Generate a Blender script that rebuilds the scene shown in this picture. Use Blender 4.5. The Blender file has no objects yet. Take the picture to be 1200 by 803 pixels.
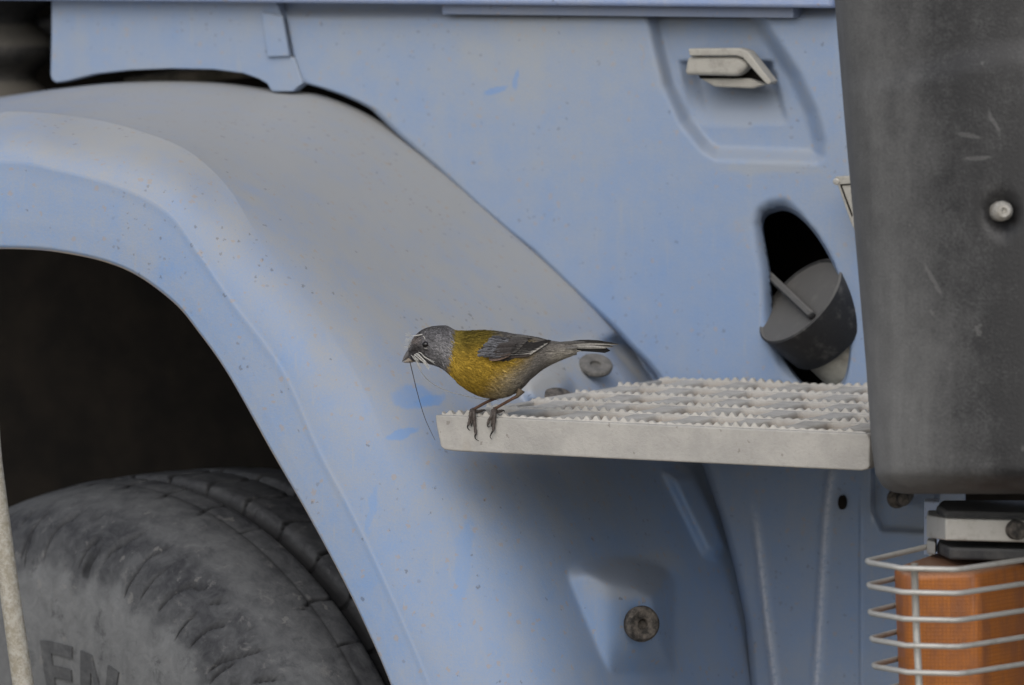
import bpy, bmesh, math, random
import numpy as np
from mathutils import Vector, Matrix, Euler

random.seed(4); rng = np.random.default_rng(4)
S = bpy.context.scene
COL = S.collection

# ------------------------------------------------------------------ camera
YAW, PITCH = math.radians(27.0), math.radians(4.2)
FPX = 7300.0                      # focal length in photo pixels (1200 wide)
DIST = 4.4
c_r = np.array([math.cos(YAW), math.sin(YAW), 0.0])
c_f = np.array([-math.sin(YAW)*math.cos(PITCH), math.cos(YAW)*math.cos(PITCH), -math.sin(PITCH)])
c_u = np.cross(c_r, c_f)
STEP_Z = 0.735

def ray(px, py):
    px = np.asarray(px, float); py = np.asarray(py, float)
    return c_f + ((px-600.0)/FPX)[..., None]*c_r + ((401.5-py)/FPX)[..., None]*c_u
_d0 = ray(510, 484)
D0 = DIST/np.linalg.norm(_d0)     # camera depth of the step's front-left corner
CAM = np.array([0.0, 0.0, STEP_Z]) - D0*_d0
def PD(px, py, off=0.0):          # point at camera depth D0 + off
    return CAM + ray(px, py)*(D0+np.asarray(off, float))[..., None]
def PY(px, py, Y):                # point on the plane y = Y
    d = ray(px, py); t = (np.asarray(Y, float)-CAM[1])/d[..., 1]
    return CAM + d*t[..., None]
def PZ(px, py, Z):
    d = ray(px, py); t = (np.asarray(Z, float)-CAM[2])/d[..., 2]
    return CAM + d*t[..., None]
def depth_of(p): return float(np.dot(np.asarray(p)-CAM, c_f))
MPX = D0/FPX                      # metres per photo pixel at the bird

cam = bpy.data.cameras.new('camera'); camo = bpy.data.objects.new('camera', cam); COL.objects.link(camo)
M = Matrix((( c_r[0], c_u[0], -c_f[0], CAM[0]), (c_r[1], c_u[1], -c_f[1], CAM[1]), (c_r[2], c_u[2], -c_f[2], CAM[2]), (0, 0, 0, 1)))
camo.matrix_world = M
cam.sensor_width = 36.0; cam.lens = FPX/1200*36.0
cam.clip_start = 0.1; cam.clip_end = 2000
cam.dof.use_dof = True; cam.dof.focus_distance = D0+0.005; cam.dof.aperture_fstop = 9.0
S.camera = camo

# ------------------------------------------------------------------ sky, sun, exposure
SUN_FROM = Vector((0.16, -0.76, 0.63)).normalized()
w = bpy.data.worlds.new('World'); S.world = w; w.use_nodes = True
nt = w.node_tree; nt.nodes.clear()
sky = nt.nodes.new('ShaderNodeTexSky'); sky.sky_type = 'NISHITA'; sky.sun_disc = False
sky.sun_elevation = math.asin(SUN_FROM.z); sky.sun_rotation = math.atan2(SUN_FROM.x, SUN_FROM.y)
sky.air_density = 1.0; sky.dust_density = 2.2; sky.ozone_density = 1.0
bg = nt.nodes.new('ShaderNodeBackground'); bg.inputs[1].default_value = 0.14
wo = nt.nodes.new('ShaderNodeOutputWorld')
hs = nt.nodes.new('ShaderNodeHueSaturation'); hs.inputs['Saturation'].default_value = 0.6      # thin cloud whitens the sky
nt.links.new(sky.outputs[0], hs.inputs['Color']); nt.links.new(hs.outputs[0], bg.inputs[0]); nt.links.new(bg.outputs[0], wo.inputs[0])
sl = bpy.data.lights.new('sun', 'SUN'); sl.energy = 1.2; sl.angle = math.radians(62); sl.color = (1.0, 0.975, 0.95)
so = bpy.data.objects.new('sun', sl); COL.objects.link(so)
so.rotation_euler = SUN_FROM.to_track_quat('Z', 'Y').to_euler(); so.location = (-3, -3, 5)
S.view_settings.view_transform = 'Standard'; S.view_settings.look = 'None'
S.view_settings.exposure = 0.04; S.view_settings.gamma = 1.0
S.cycles.use_denoising = True
S.cycles.max_bounces = 8

# ------------------------------------------------------------------ material helpers
class N:
    def __init__(s, name):
        s.m = bpy.data.materials.new(name); s.m.use_nodes = True; s.t = s.m.node_tree
        s.b = s.t.nodes['Principled BSDF']
        s.co = s.t.nodes.new('ShaderNodeTexCoord').outputs['Object']
        s.geo = s.t.nodes.new('ShaderNodeNewGeometry')
    def L(s, a, b): s.t.links.new(a, b)
    def put(s, sock, v):
        if isinstance(v, bpy.types.NodeSocket): s.L(v, sock)
        else: sock.default_value = v
    def noise(s, scale, detail=4, rough=0.6, vec=None, dist=0.0):
        n = s.t.nodes.new('ShaderNodeTexNoise'); n.inputs['Scale'].default_value = scale
        n.inputs['Detail'].default_value = detail; n.inputs['Roughness'].default_value = rough
        n.inputs['Distortion'].default_value = dist
        s.L(vec if vec is not None else s.co, n.inputs['Vector']); return n
    def voro(s, scale, vec=None):
        n = s.t.nodes.new('ShaderNodeTexVoronoi'); n.inputs['Scale'].default_value = scale
        s.L(vec if vec is not None else s.co, n.inputs['Vector']); return n
    def scale(s, v, sc):
        n = s.t.nodes.new('ShaderNodeMapping'); s.L(v, n.inputs[0]); n.inputs['Scale'].default_value = sc; return n.outputs[0]
    def math(s, op, a, b=0.0, c=None):
        n = s.t.nodes.new('ShaderNodeMath'); n.operation = op
        s.put(n.inputs[0], a); s.put(n.inputs[1], b)
        if c is not None: s.put(n.inputs[2], c)
        return n.outputs[0]
    def ramp(s, f, lo, hi, a=0.0, b=1.0):
        n = s.t.nodes.new('ShaderNodeMapRange'); n.interpolation_type = 'SMOOTHSTEP'
        s.put(n.inputs[0], f); n.inputs[1].default_value = lo; n.inputs[2].default_value = hi
        n.inputs[3].default_value = a; n.inputs[4].default_value = b; return n.outputs[0]
    def mix(s, f, a, b):
        n = s.t.nodes.new('ShaderNodeMix'); n.data_type = 'RGBA'
        s.put(n.inputs[0], f); s.put(n.inputs[6], a if isinstance(a, bpy.types.NodeSocket) else (*a, 1))
        s.put(n.inputs[7], b if isinstance(b, bpy.types.NodeSocket) else (*b, 1)); return n.outputs[2]
    def add3(s, v, f, amp):
        n = s.t.nodes.new('ShaderNodeVectorMath'); n.operation = 'MULTIPLY_ADD'
        s.L(f, n.inputs[0]); n.inputs[1].default_value = (amp,)*3; s.L(v, n.inputs[2]); return n.outputs[0]
    def shift(s, v, k):
        n = s.t.nodes.new('ShaderNodeMapping'); s.L(v, n.inputs[0]); n.inputs['Location'].default_value = (k, k, k); return n.outputs[0]
    def blob(s, c, rx, rz, tilt=0.0, y=0.5, soft=False):
        # an irregular patch round the world point c
        n = s.t.nodes.new('ShaderNodeMapping'); n.vector_type = 'TEXTURE'
        s.L(s.warp, n.inputs[0]); n.inputs['Location'].default_value = tuple(c)
        n.inputs['Rotation'].default_value = (0, tilt, YAW); n.inputs['Scale'].default_value = (rx, y, rz)
        l = s.t.nodes.new('ShaderNodeVectorMath'); l.operation = 'LENGTH'; s.L(n.outputs[0], l.inputs[0])
        return s.ramp(l.outputs['Value'], 0.1 if soft else 0.75, 1.2, 1.0, 0.0)
    def nz(s):
        x = s.t.nodes.new('ShaderNodeSeparateXYZ'); s.L(s.geo.outputs['Normal'], x.inputs[0]); return x.outputs
    def bump(s, h, dist, strength=1.0, prev=None):
        n = s.t.nodes.new('ShaderNodeBump'); n.inputs['Distance'].default_value = dist; n.inputs['Strength'].default_value = strength
        s.L(h, n.inputs['Height'])
        if prev is not None: s.L(prev, n.inputs['Normal'])
        return n.outputs[0]
    def out(s, color=None, rough=None, normal=None, metallic=0.0, spec=None):
        if color is not None: s.put(s.b.inputs['Base Color'], color if isinstance(color, bpy.types.NodeSocket) else (*color, 1))
        if rough is not None: s.put(s.b.inputs['Roughness'], rough)
        if normal is not None: s.L(normal, s.b.inputs['Normal'])
        s.b.inputs['Metallic'].default_value = metallic
        if spec is not None: s.b.inputs['Specular IOR Level'].default_value = spec
        return s.m

def specks(n, scale, keep, size, seed=0.0):
    # sparse irregular specks: returns mask
    nn = n.noise(scale*2.2, 2); v = n.add3(n.co, nn.outputs['Color'], 0.9/scale)
    if seed: 
        mp = n.t.nodes.new('ShaderNodeMapping'); n.L(v, mp.inputs[0]); mp.inputs['Location'].default_value = (seed, seed*.7, seed*1.3); v = mp.outputs[0]
    vo = n.voro(scale, v)
    sx = n.t.nodes.new('ShaderNodeSeparateXYZ'); n.L(vo.outputs['Color'], sx.inputs[0])
    r = n.math('MULTIPLY', n.ramp(sx.outputs[0], keep, 1.0), size)
    return n.math('LESS_THAN', vo.outputs['Distance'], r), sx.outputs[1]

def paint(name, base, dust, amount, up=0.55, patches=(), specky=1.0, wear_glint=False, adds=()):
    n = N(name)
    wn = n.noise(38, 4); n.warp = n.add3(n.scale(n.co, (1, 1, 1)), wn.outputs['Color'], 0.014); n.warp = n.shift(n.warp, -0.007)
    big = n.noise(7, 5, 0.6).outputs[0]; mid = n.noise(45, 5, 0.65).outputs[0]; fine = n.noise(900, 3, 0.7).outputs[0]
    streak = n.noise(30, 4, 0.6, n.scale(n.co, (1.6, 1.6, 0.22))).outputs[0]
    f = n.math('ADD', amount, n.math('MULTIPLY', n.math('SUBTRACT', big, 0.5), 0.5))
    f = n.math('ADD', f, n.math('MULTIPLY', n.math('SUBTRACT', mid, 0.5), 0.6))
    f = n.math('ADD', f, n.math('MULTIPLY', n.math('SUBTRACT', streak, 0.5), 0.3))
    f = n.math('ADD', f, n.math('MULTIPLY', n.math('SUBTRACT', fine, 0.5), 0.8))
    f = n.math('ADD', f, n.math('MULTIPLY', n.math('MAXIMUM', n.nz()[2], 0.0), up))
    for (c, rx, rz, tilt, k) in adds:
        f = n.math('ADD', f, n.math('MULTIPLY', n.blob(c, rx, rz, tilt, soft=True), k))
    cl = n.t.nodes.new('ShaderNodeClamp'); n.L(f, cl.inputs[0]); cl.inputs[1].default_value = 0.03; cl.inputs[2].default_value = 0.92
    f = cl.outputs[0]
    for (c, rx, rz, tilt, k) in patches:
        bm_ = n.blob(c, rx, rz, tilt, soft=k < 0)
        f = n.math('MULTIPLY', f, n.math('SUBTRACT', 1.0, n.math('MULTIPLY', bm_, abs(k))))
    col = n.mix(f, base, dust)
    run = n.noise(230, 4, 0.6, n.scale(n.co, (1, 1, 0.07))).outputs[0]
    col = n.mix(n.ramp(run, 0.58, 0.74, 0, 0.32), col, dust)
    scr = n.noise(150, 2, 0.5, n.scale(n.co, (1, 1, 14))).outputs[0]
    col = n.mix(n.math('MULTIPLY', n.ramp(scr, 0.70, 0.76, 0, 0.4), n.ramp(big, 0.5, 0.6)), col, (0.42, 0.44, 0.48))
    # mud blotches and specks
    bl = n.noise(60, 5, 0.62, dist=0.6).outputs[0]
    col = n.mix(n.ramp(bl, 0.66, 0.76, 0, 0.55*specky), col, (0.34, 0.28, 0.21))
    m1, r1 = specks(n, 150, 0.60, 0.30)
    col = n.mix(n.math('MULTIPLY', m1, 0.42*specky), col, (0.36, 0.27, 0.17))
    m2, r2 = specks(n, 150, 0.88, 0.22, 3.1)
    col = n.mix(n.math('MULTIPLY', m2, 0.45*specky), col, (0.07, 0.065, 0.06))
    clus = n.ramp(n.noise(11, 3).outputs[0], 0.48, 0.64)
    m3, r3 = specks(n, 230, 0.60, 0.30, 7.7); m3 = n.math('MULTIPLY', m3, clus)
    col = n.mix(n.math('MULTIPLY', m3, 0.5*specky), col, (0.13, 0.11, 0.09))
    if wear_glint:
        at = n.t.nodes.new('ShaderNodeAttribute'); at.attribute_name = 'Col'
        wf_ = n.math('MULTIPLY', at.outputs['Fac'], n.ramp(n.noise(260, 4, 0.75).outputs[0], 0.30, 0.58, 0.15, 0.85))
        col = n.mix(wf_, col, (0.46, 0.50, 0.58))
    nb = n.bump(n.noise(500, 4, 0.7).outputs[0], 0.0006, 0.35)
    nb = n.bump(n.noise(14, 3).outputs[0], 0.004, 0.25, nb)
    return n.out(col, n.math('ADD', 0.42, n.math('MULTIPLY', f, 0.4)), nb, spec=0.4)

def plain(name, base, alt, scale, rough=0.7, bumpd=0.0005, metallic=0.0, dustup=None, lo=0.35, hi=0.7, spec=0.35):
    n = N(name)
    a = n.noise(scale, 6, 0.68).outputs[0]
    col = n.mix(n.ramp(a, lo, hi), base, alt)
    fine = n.noise(scale*14, 3, 0.7).outputs[0]
    col = n.mix(n.ramp(fine, 0.55, 0.75, 0, 0.4), col, alt)
    if dustup: col = n.mix(n.math('MULTIPLY', n.ramp(n.nz()[2], 0.1, 0.95), dustup[1]), col, dustup[0])
    return n.out(col, rough, n.bump(fine, bumpd, 0.7), metallic, spec)

PB = (0.125, 0.272, 0.55); PDUST = (0.355, 0.345, 0.315)
EYE = PD(490, 455)

# ------------------------------------------------------------------ object helpers
def link(o, parent=None):
    COL.objects.link(o)
    if parent is not None:
        o.parent = parent; o.matrix_parent_inverse = Matrix.Translation(-parent_world(parent))
    return o
def parent_world(p):
    v = Vector(p.location)
    while p.parent is not None:
        v = v + p.matrix_parent_inverse.to_translation(); p = p.parent; v = v + Vector(p.location)
    return v
def mesh(name, verts, faces, mat, parent=None, smooth=True, cols=None):
    me = bpy.data.meshes.new(name)
    v = np.asarray(verts, float)
    c = (v.min(0)+v.max(0))/2
    me.from_pydata([tuple(x) for x in (v)], [], [tuple(int(i) for i in f) for f in faces])
    if smooth: me.polygons.foreach_set('use_smooth', [True]*len(me.polygons))
    if cols is not None:
        a = me.color_attributes.new('Col', 'FLOAT_COLOR', 'POINT')
        cc = np.ones((len(v), 4)); cc[:, :3] = cols; a.data.foreach_set('color', cc.ravel())
    if mat is not None: me.materials.append(mat)
    me.update()
    o = bpy.data.objects.new(name, me)
    return link(o, parent)
def auto(o, ang=35):
    me = o.data
    bm = bmesh.new(); bm.from_mesh(me)
    for e in bm.edges:
        e.smooth = not (len(e.link_faces) == 2 and e.calc_face_angle(0) > math.radians(ang))
    for f in bm.faces: f.smooth = True
    bm.to_mesh(me); bm.free(); return o
def grid_faces(nu, nv, closed_u=False, closed_v=False):
    f = []
    for i in range(nu if closed_u else nu-1):
        i2 = (i+1) % nu
        for j in range(nv if closed_v else nv-1):
            j2 = (j+1) % nv
            f.append((i*nv+j, i2*nv+j, i2*nv+j2, i*nv+j2))
    return f
def empty(name, loc):
    o = bpy.data.objects.new(name, None); o.location = tuple(loc); o.empty_display_size = 0.05; COL.objects.link(o); return o
def bevel(o, w_, seg=2, ang=30):
    m = o.modifiers.new('bevel', 'BEVEL'); m.width = w_; m.segments = seg; m.limit_method = 'ANGLE'; m.angle_limit = math.radians(ang)
    m.harden_normals = False; return o
def prism(name, front, vec, mat, parent=None, bev=0.0, seg=2):
    """solid from an outline of world points pushed along vec"""
    a = np.asarray(front, float); n = len(a); b = a+np.asarray(vec, float)
    f = [tuple(range(n)), tuple(range(2*n-1, n-1, -1))] + [(i, i+n, (i+1) % n+n, (i+1) % n) for i in range(n)]
    o = mesh(name, np.vstack([a, b]), f, mat, parent, smooth=False)
    bm = bmesh.new(); bm.from_mesh(o.data); bmesh.ops.recalc_face_normals(bm, faces=bm.faces); bm.to_mesh(o.data); bm.free()
    auto(o, 40)
    if bev: bevel(o, bev, seg)
    return o
def tube_arrays(pts, rad, seg=8, cap=True, flat=1.0):
    P = np.asarray(pts, float); n = len(P); R = np.broadcast_to(np.asarray(rad, float), (n,))
    V = []; prev = None
    for i in range(n):
        t = P[min(i+1, n-1)]-P[max(i-1, 0)]; t /= np.linalg.norm(t)+1e-12
        if prev is None:
            a = np.array([0, 0, 1.0]) if abs(t[2]) < 0.9 else np.array([1.0, 0, 0])
            x = np.cross(a, t); x /= np.linalg.norm(x)
        else:
            x = prev-t*np.dot(prev, t); x /= np.linalg.norm(x)+1e-12
        y = np.cross(t, x); prev = x
        for k in range(seg):
            th = 2*math.pi*k/seg
            V.append(P[i]+R[i]*(math.cos(th)*x+math.sin(th)*y*flat))
    F = grid_faces(n, seg, False, True)
    if cap:
        F.append(tuple(range(seg))[::-1]); F.append(tuple((n-1)*seg+k for k in range(seg)))
    return V, F
def tube(name, pts, rad, mat, parent=None, seg=8):
    v, f = tube_arrays(pts, rad, seg); return mesh(name, v, f, mat, parent)
def catmull(P, n):
    P = np.asarray(P, float); m = len(P); out = []
    ts = np.linspace(0, m-1, n)
    for t in ts:
        i = min(int(t), m-2); u = t-i
        p0, p1, p2, p3 = P[max(i-1, 0)], P[i], P[i+1], P[min(i+2, m-1)]
        out.append(0.5*((2*p1)+(-p0+p2)*u+(2*p0-5*p1+4*p2-p3)*u*u+(-p0+3*p1-3*p2+p3)*u**3))
    return np.array(out)
def lathe(name, prof, mat, center, axis, parent=None, seg=40, xdir=None):
    """prof: list of (distance along axis, radius)"""
    ax = np.asarray(axis, float); ax /= np.linalg.norm(ax)
    x = np.cross(ax, [0, 0, 1.0] if abs(ax[2]) < 0.9 else [1.0, 0, 0]); x /= np.linalg.norm(x); y = np.cross(ax, x)
    V = []
    for a, r in prof:
        for k in range(seg):
            t = 2*math.pi*k/seg
            V.append(np.asarray(center)+ax*a+r*(math.cos(t)*x+math.sin(t)*y))
    o = mesh(name, V, grid_faces(len(prof), seg, False, True), mat, parent)
    bm = bmesh.new(); bm.from_mesh(o.data); bmesh.ops.remove_doubles(bm, verts=bm.verts, dist=1e-6)
    bmesh.ops.recalc_face_normals(bm, faces=bm.faces); bm.to_mesh(o.data); bm.free()
    return auto(o, 40)
def sstep(a, b, x):
    t = np.clip((x-a)/(b-a), 0, 1); return t*t*(3-2*t)
def sdist(poly, X, Y):
    """signed distance to a polygon, negative inside"""
    P = np.asarray(poly, float); d = np.full(X.shape, 1e9); ins = np.zeros(X.shape, bool)
    for i in range(len(P)):
        a, b = P[i], P[(i+1) % len(P)]
        e = b-a; t = np.clip(((X-a[0])*e[0]+(Y-a[1])*e[1])/max(e.dot(e), 1e-9), 0, 1)
        d = np.minimum(d, np.hypot(X-a[0]-t*e[0], Y-a[1]-t*e[1]))
        c = ((a[1] > Y) != (b[1] > Y)); xx = a[0]+(Y-a[1])*e[0]/(e[1] if abs(e[1]) > 1e-9 else 1e-9)
        ins ^= c & (X < xx)
    return np.where(ins, -d, d)

# ------------------------------------------------------------------ depth of the main planes
STEP_BACK = PZ(765, 440, STEP_Z)
YP = float(STEP_BACK[1])          # outer face of the cab panel
print('YP', YP, 'mpp', MPX)

# ------------------------------------------------------------------ materials
def px_patch(px, py, rx, rz, tilt, k, Y):
    return (PY(px, py, Y), rx*MPX, rz*MPX, math.radians(tilt), k)
M_fender = paint('dusty_blue_paint', PB, PDUST, 0.49, 0.30, patches=[
    (PD(486, 455, 0.16), 0.0145, 0.0075, 0.15, 0.5), (PD(505, 458, 0.18), 0.012, 0.004, -0.1, 0.6),
    (PD(474, 496, 0.15), 0.012, 0.003, -0.25, 0.6), (PD(438, 590, 0.1), 0.002, 0.018, 0.15, 0.35),
    (PD(545, 640, 0.15), 0.006, 0.03, 0.1, 0.3), (PD(720, 690, 0.22), 0.17, 0.13, 0.0, -0.30)], adds=[(PD(540, 250, 0.2), 0.22, 0.15, 0.4, 0.20), (PD(250, 110, 0.2), 0.22, 0.06, 0.1, 0.18), (PD(738, 668, 0.2), 0.040, 0.013, 0.0, 0.75), (PD(640, 440, 0.2), 0.02, 0.009, 0.0, 0.5)])
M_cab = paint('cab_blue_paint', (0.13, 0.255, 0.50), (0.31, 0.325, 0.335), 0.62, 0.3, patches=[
    (PY(580, 108, YP), 0.010, 0.0022, -0.25, 0.6), (PY(604, 96, YP), 0.0022, 0.008, 0.2, 0.6), (PY(790, 370, YP), 0.24, 0.12, 0.0, -0.28), (PY(870, 110, YP), 0.11, 0.08, 0.0, -0.2), (PY(950, 700, YP), 0.16, 0.14, 0.0, -0.22)], specky=0.75, wear_glint=True, adds=[(PY(872, 126, YP), 0.036, 0.017, 0.0, 0.55), (PY(895, 197, YP), 0.050, 0.006, 0.0, 0.4), (PY(640, 60, YP), 0.2, 0.05, 0.0, 0.15)])  # adds: painted-in light on handle pocket and recess slopes, plus dust near the sill
M_sill = paint('door_sill_paint', (0.16, 0.27, 0.55), (0.42, 0.43, 0.46), 0.45, 0.4)
M_beige = plain('dusty_beige_plastic', (0.37, 0.355, 0.315), (0.16, 0.15, 0.13), 55, 0.6, 0.0004, lo=0.45, hi=0.8)
M_dark = plain('black_recess', (0.010, 0.009, 0.008), (0.018, 0.015, 0.012), 20, 0.95, spec=0.1)  # near-black carries the shade of hollows and openings in its colour
M_black = plain('black_engine_rubber', (0.014, 0.014, 0.014), (0.05, 0.046, 0.04), 18, 0.8, dustup=((0.16, 0.145, 0.12), 0.6))
M_steel = plain('dull_steel', (0.45, 0.44, 0.41), (0.22, 0.20, 0.17), 60, 0.45, 0.0003, 0.5, lo=0.5, hi=0.8)
M_bolt = plain('dirty_black_bolt', (0.022, 0.021, 0.020), (0.16, 0.14, 0.12), 160, 0.75, 0.0008)
M_plug = plain('dusty_rubber_plug', (0.075, 0.072, 0.068), (0.19, 0.18, 0.165), 150, 0.9, 0.0008, dustup=((0.16, 0.155, 0.145), 0.5))
M_cap = plain('black_plastic_cap', (0.018, 0.018, 0.019), (0.13, 0.125, 0.115), 90, 0.6, 0.0006, dustup=((0.16, 0.155, 0.145), 0.8), lo=0.50, hi=0.85)
M_neck = plain('beige_filler_neck', (0.45, 0.43, 0.36), (0.25, 0.23, 0.19), 60, 0.6)

# ------------------------------------------------------------------ truck root
wheel_n = None
truck = empty('truck', (0.0, 0.35, 0.0))
truck['label'] = 'dusty pale blue truck with a beige side step and black bumper corner'
truck['category'] = 'truck'

# --- fender -------------------------------------------------------------------
ST = [  # opening edge, crease, shoulder, inner edge (photo outline of the moulding)
 ((-170,294),(-170,196),(-170,142),(-110,131)), ((0,290),(0,189),(0,131),(75,103)), ((80,296),(62,197),(96,138),(165,95.5)),
 ((148,315),(143,220),(165,154),(250,96.5)), ((202,352),(197,250),(222,178),(320,105)), ((235,391),(232,297),(268,221),(388,115)),
 ((269,440),(269,351),(305,281),(470,158)), ((319,529),(330,434),(362,355),(590,255)), ((360,600),(373,529),(424,451),(738,395)),
 ((403,680),(412,602),(474,575),(838,548)), ((432,740),(452,686),(526,692),(893,690)), ((459,803),(502,803),(578,803),(912,803)),
 ((496,905),(545,920),(625,920),(925,920))]
C = [np.array([s[k] for s in ST], float) for k in range(4)]
NU = 420
C = [catmull(c, NU) for c in C]
Yc = [0.022, 0.020, 0.085, YP+0.014+0.040*sstep(0.62, 0.80, np.linspace(0, 1, NU))]
tt = np.linspace(0, 1, NU)
low = sstep(0.60, 0.85, tt)               # how far down the arch a station lies
rowsP = []                                  # world rows
pixU = []
NB1, NB2, NS = 24, 60, 170
def sm(v): return v
W = []
for j in range(-6, 1): W.append(('r', j))   # rolled return of the opening edge
base0 = PY(C[0][:, 0], C[0][:, 1], Yc[0])
rows = []; rpx = []
for j, (dy, dpx) in enumerate([(0.10, 0), (0.05, 0), (0.018, 0), (0.008, 0.0), (0.002, 0.0)]):
    rows.append(base0+np.array([0, dy, 0]) + (np.array([0,0,0.004]) if dy > .015 else 0)); rpx.append(C[0])
def blend(a, b, k): return a*(1-k)+b*k
for j in range(NB1):
    k = j/NB1; p = blend(C[0], C[1], k)
    y = Yc[0]*(1-k)+Yc[1]*k -0.0004*math.exp(-((1-k)/0.10)**2)
    rows.append(PY(p[:, 0], p[:, 1], y)); rpx.append(p)
tq = np.linspace(0, 1, 400)
L12 = np.hypot(*(C[2]-C[1]).T); L23 = np.hypot(*(C[3]-C[2]).T); f2_ = L12/(L12+L23)
gt = []
for q_ in range(NU):
    sl_ = 0.13+(1.05-0.15*low[q_])*sstep(0.06+0.08*low[q_], 0.52+0.16*low[q_], tq)
    g_ = np.concatenate([[0], np.cumsum(sl_)[:-1]]); gt.append(g_/g_[-1])
def ydep(t): return Yc[1]+(Yc[3]-Yc[1])*np.array([np.interp(t[q_], tq, gt[q_]) for q_ in range(NU)])
for j in range(NB2):
    k = j/NB2; p = blend(C[1], C[2], k)
    rows.append(PY(p[:, 0], p[:, 1], ydep(f2_*k)-0.0004*math.exp(-(k/0.07)**2))); rpx.append(p)
for j in range(NS+1):
    k = j/NS; p = blend(C[2], C[3], k)
    rows.append(PY(p[:, 0], p[:, 1], ydep(f2_+(1-f2_)*k))); rpx.append(p)
G = np.array(rows); GP = np.array(rpx)       # (nv, NU, 3)
# roll the shoulder softly into the flank
d = np.einsum('ijk,k->ij', G-CAM, c_f); a0, a1 = 5+8, d.shape[0]-14; d2 = d.copy()
for _ in range(520):
    d2[a0:a1] = 0.25*d2[a0-1:a1-1]+0.5*d2[a0:a1]+0.25*d2[a0+1:a1+1]
d2[:, 1:-1] = d2[:, 1:-1]
G = CAM+(G-CAM)*(d2/d)[..., None]
PX, PYY = GP[..., 0], GP[..., 1]
h = np.zeros(PX.shape)
for q_, a_ in zip(range(-3, 4), (.1, .35, .75, 1, .75, .35, .1)): h[5+NB1+q_] += 0.0007*a_
def smin(*a, s=0.004):
    acc = None
    for x in a:
        acc = np.exp(-x/s) if acc is None else acc+np.exp(-x/s)
    return -s*np.log(acc)
def halfp(p, q, X, Y):    # signed px distance to the line p->q, positive on the right hand side (image down = +y)
    e = np.array(q, float)-np.array(p, float); e /= np.hypot(*e); return (X-p[0])*(-e[1])+(Y-p[1])*e[0]
# lower boss that carries the bolt
front = 0.046*(792-PYY)/100+0.00055*(PX-714)*sstep(795, 740, PYY)
left = 0.0012*halfp((714,792),(662,668), PX, PYY)
top = 0.0017*(PYY-655) - 0.0009*np.maximum(0, PX-748)*0.6
right = 0.008*halfp((762,640),(791,700), PX, PYY)
right = 0.006*np.minimum(789-PX, 0.8*(789-PX)+0.55*(PYY-668))
sdb = -sdist([(663,692),(664,680),(669,671),(680,663),(700,658),(735,655),(760,656),(776,663),(787,676),(791,694),(790,790),(713,790)], PX, PYY)
hb_ = np.maximum(0, smin(front, left, top, right, 0.0028*sdb, s=0.0026))
for _ in range(2):
    hb_[1:-1] = 0.25*hb_[:-2]+0.5*hb_[1:-1]+0.25*hb_[2:]; hb_[:, 1:-1] = 0.25*hb_[:, :-2]+0.5*hb_[:, 1:-1]+0.25*hb_[:, 2:]
h += hb_
# slanted raised pad beside the lower panel
pad = [(781,556),(812,553),(838,600),(851,640),(838,652),(826,647)]
h += 0.020*sstep(7, -9, sdist(pad, PX, PYY))
# pad with the rubber plug, trough on its right, round boss on its left
pp = [(560,420),(700,398),(742,452),(735,500),(590,500)]
h += 0.014*sstep(5, -5, sdist(pp, PX, PYY))*sstep(560,640,PX)
h -= 0.020*sstep(3, -8, sdist([(704,402),(722,392),(745,402),(775,447),(760,470),(746,452)], PX, PYY))
bb = np.hypot((PX-640)/36, (PYY-455)/27)
h += 0.020*sstep(1.0, 0.45, bb)
# faint press lines
d = np.einsum('ijk,k->ij', G-CAM, c_f)
G = CAM+(G-CAM)*((d-h)/d)[..., None]
nv = G.shape[0]
fend = mesh('fender', G.reshape(-1, 3), grid_faces(nv, NU), M_fender, truck)
# find surface point of the fender at a photo pixel
def on_fender(px, py):
    k = np.argmin((GP[12:, :, 0]-px)**2+(GP[12:, :, 1]-py)**2); i, j = np.unravel_index(k, GP[12:, :, 0].shape); i += 12
    a = G[min(i+2, nv-1), j]-G[i-2, j]; b = G[i, min(j+2, NU-1)]-G[i, j-2]
    n = np.cross(a, b); n /= np.linalg.norm(n)
    if np.dot(n, c_f) > 0: n = -n
    return G[i, j], n

tube('arch_trim', base0[::2]+np.array([0, 0.0015, -0.0002]), 0.0011, plain('dusty_rim', (0.36, 0.31, 0.24), (0.26, 0.27, 0.33), 40, 0.9), truck, 6)
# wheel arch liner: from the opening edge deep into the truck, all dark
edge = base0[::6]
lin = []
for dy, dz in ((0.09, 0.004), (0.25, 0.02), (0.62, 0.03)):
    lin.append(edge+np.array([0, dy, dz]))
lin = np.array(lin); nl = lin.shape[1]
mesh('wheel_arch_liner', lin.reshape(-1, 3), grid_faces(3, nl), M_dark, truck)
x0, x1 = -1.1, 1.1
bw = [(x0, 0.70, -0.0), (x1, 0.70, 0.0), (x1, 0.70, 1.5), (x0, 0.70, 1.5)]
mesh('bay_dark_backdrop', bw, [(0, 1, 2, 3)], M_dark, truck, smooth=False)  # black backdrop added to keep the bay and arch dark

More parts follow.
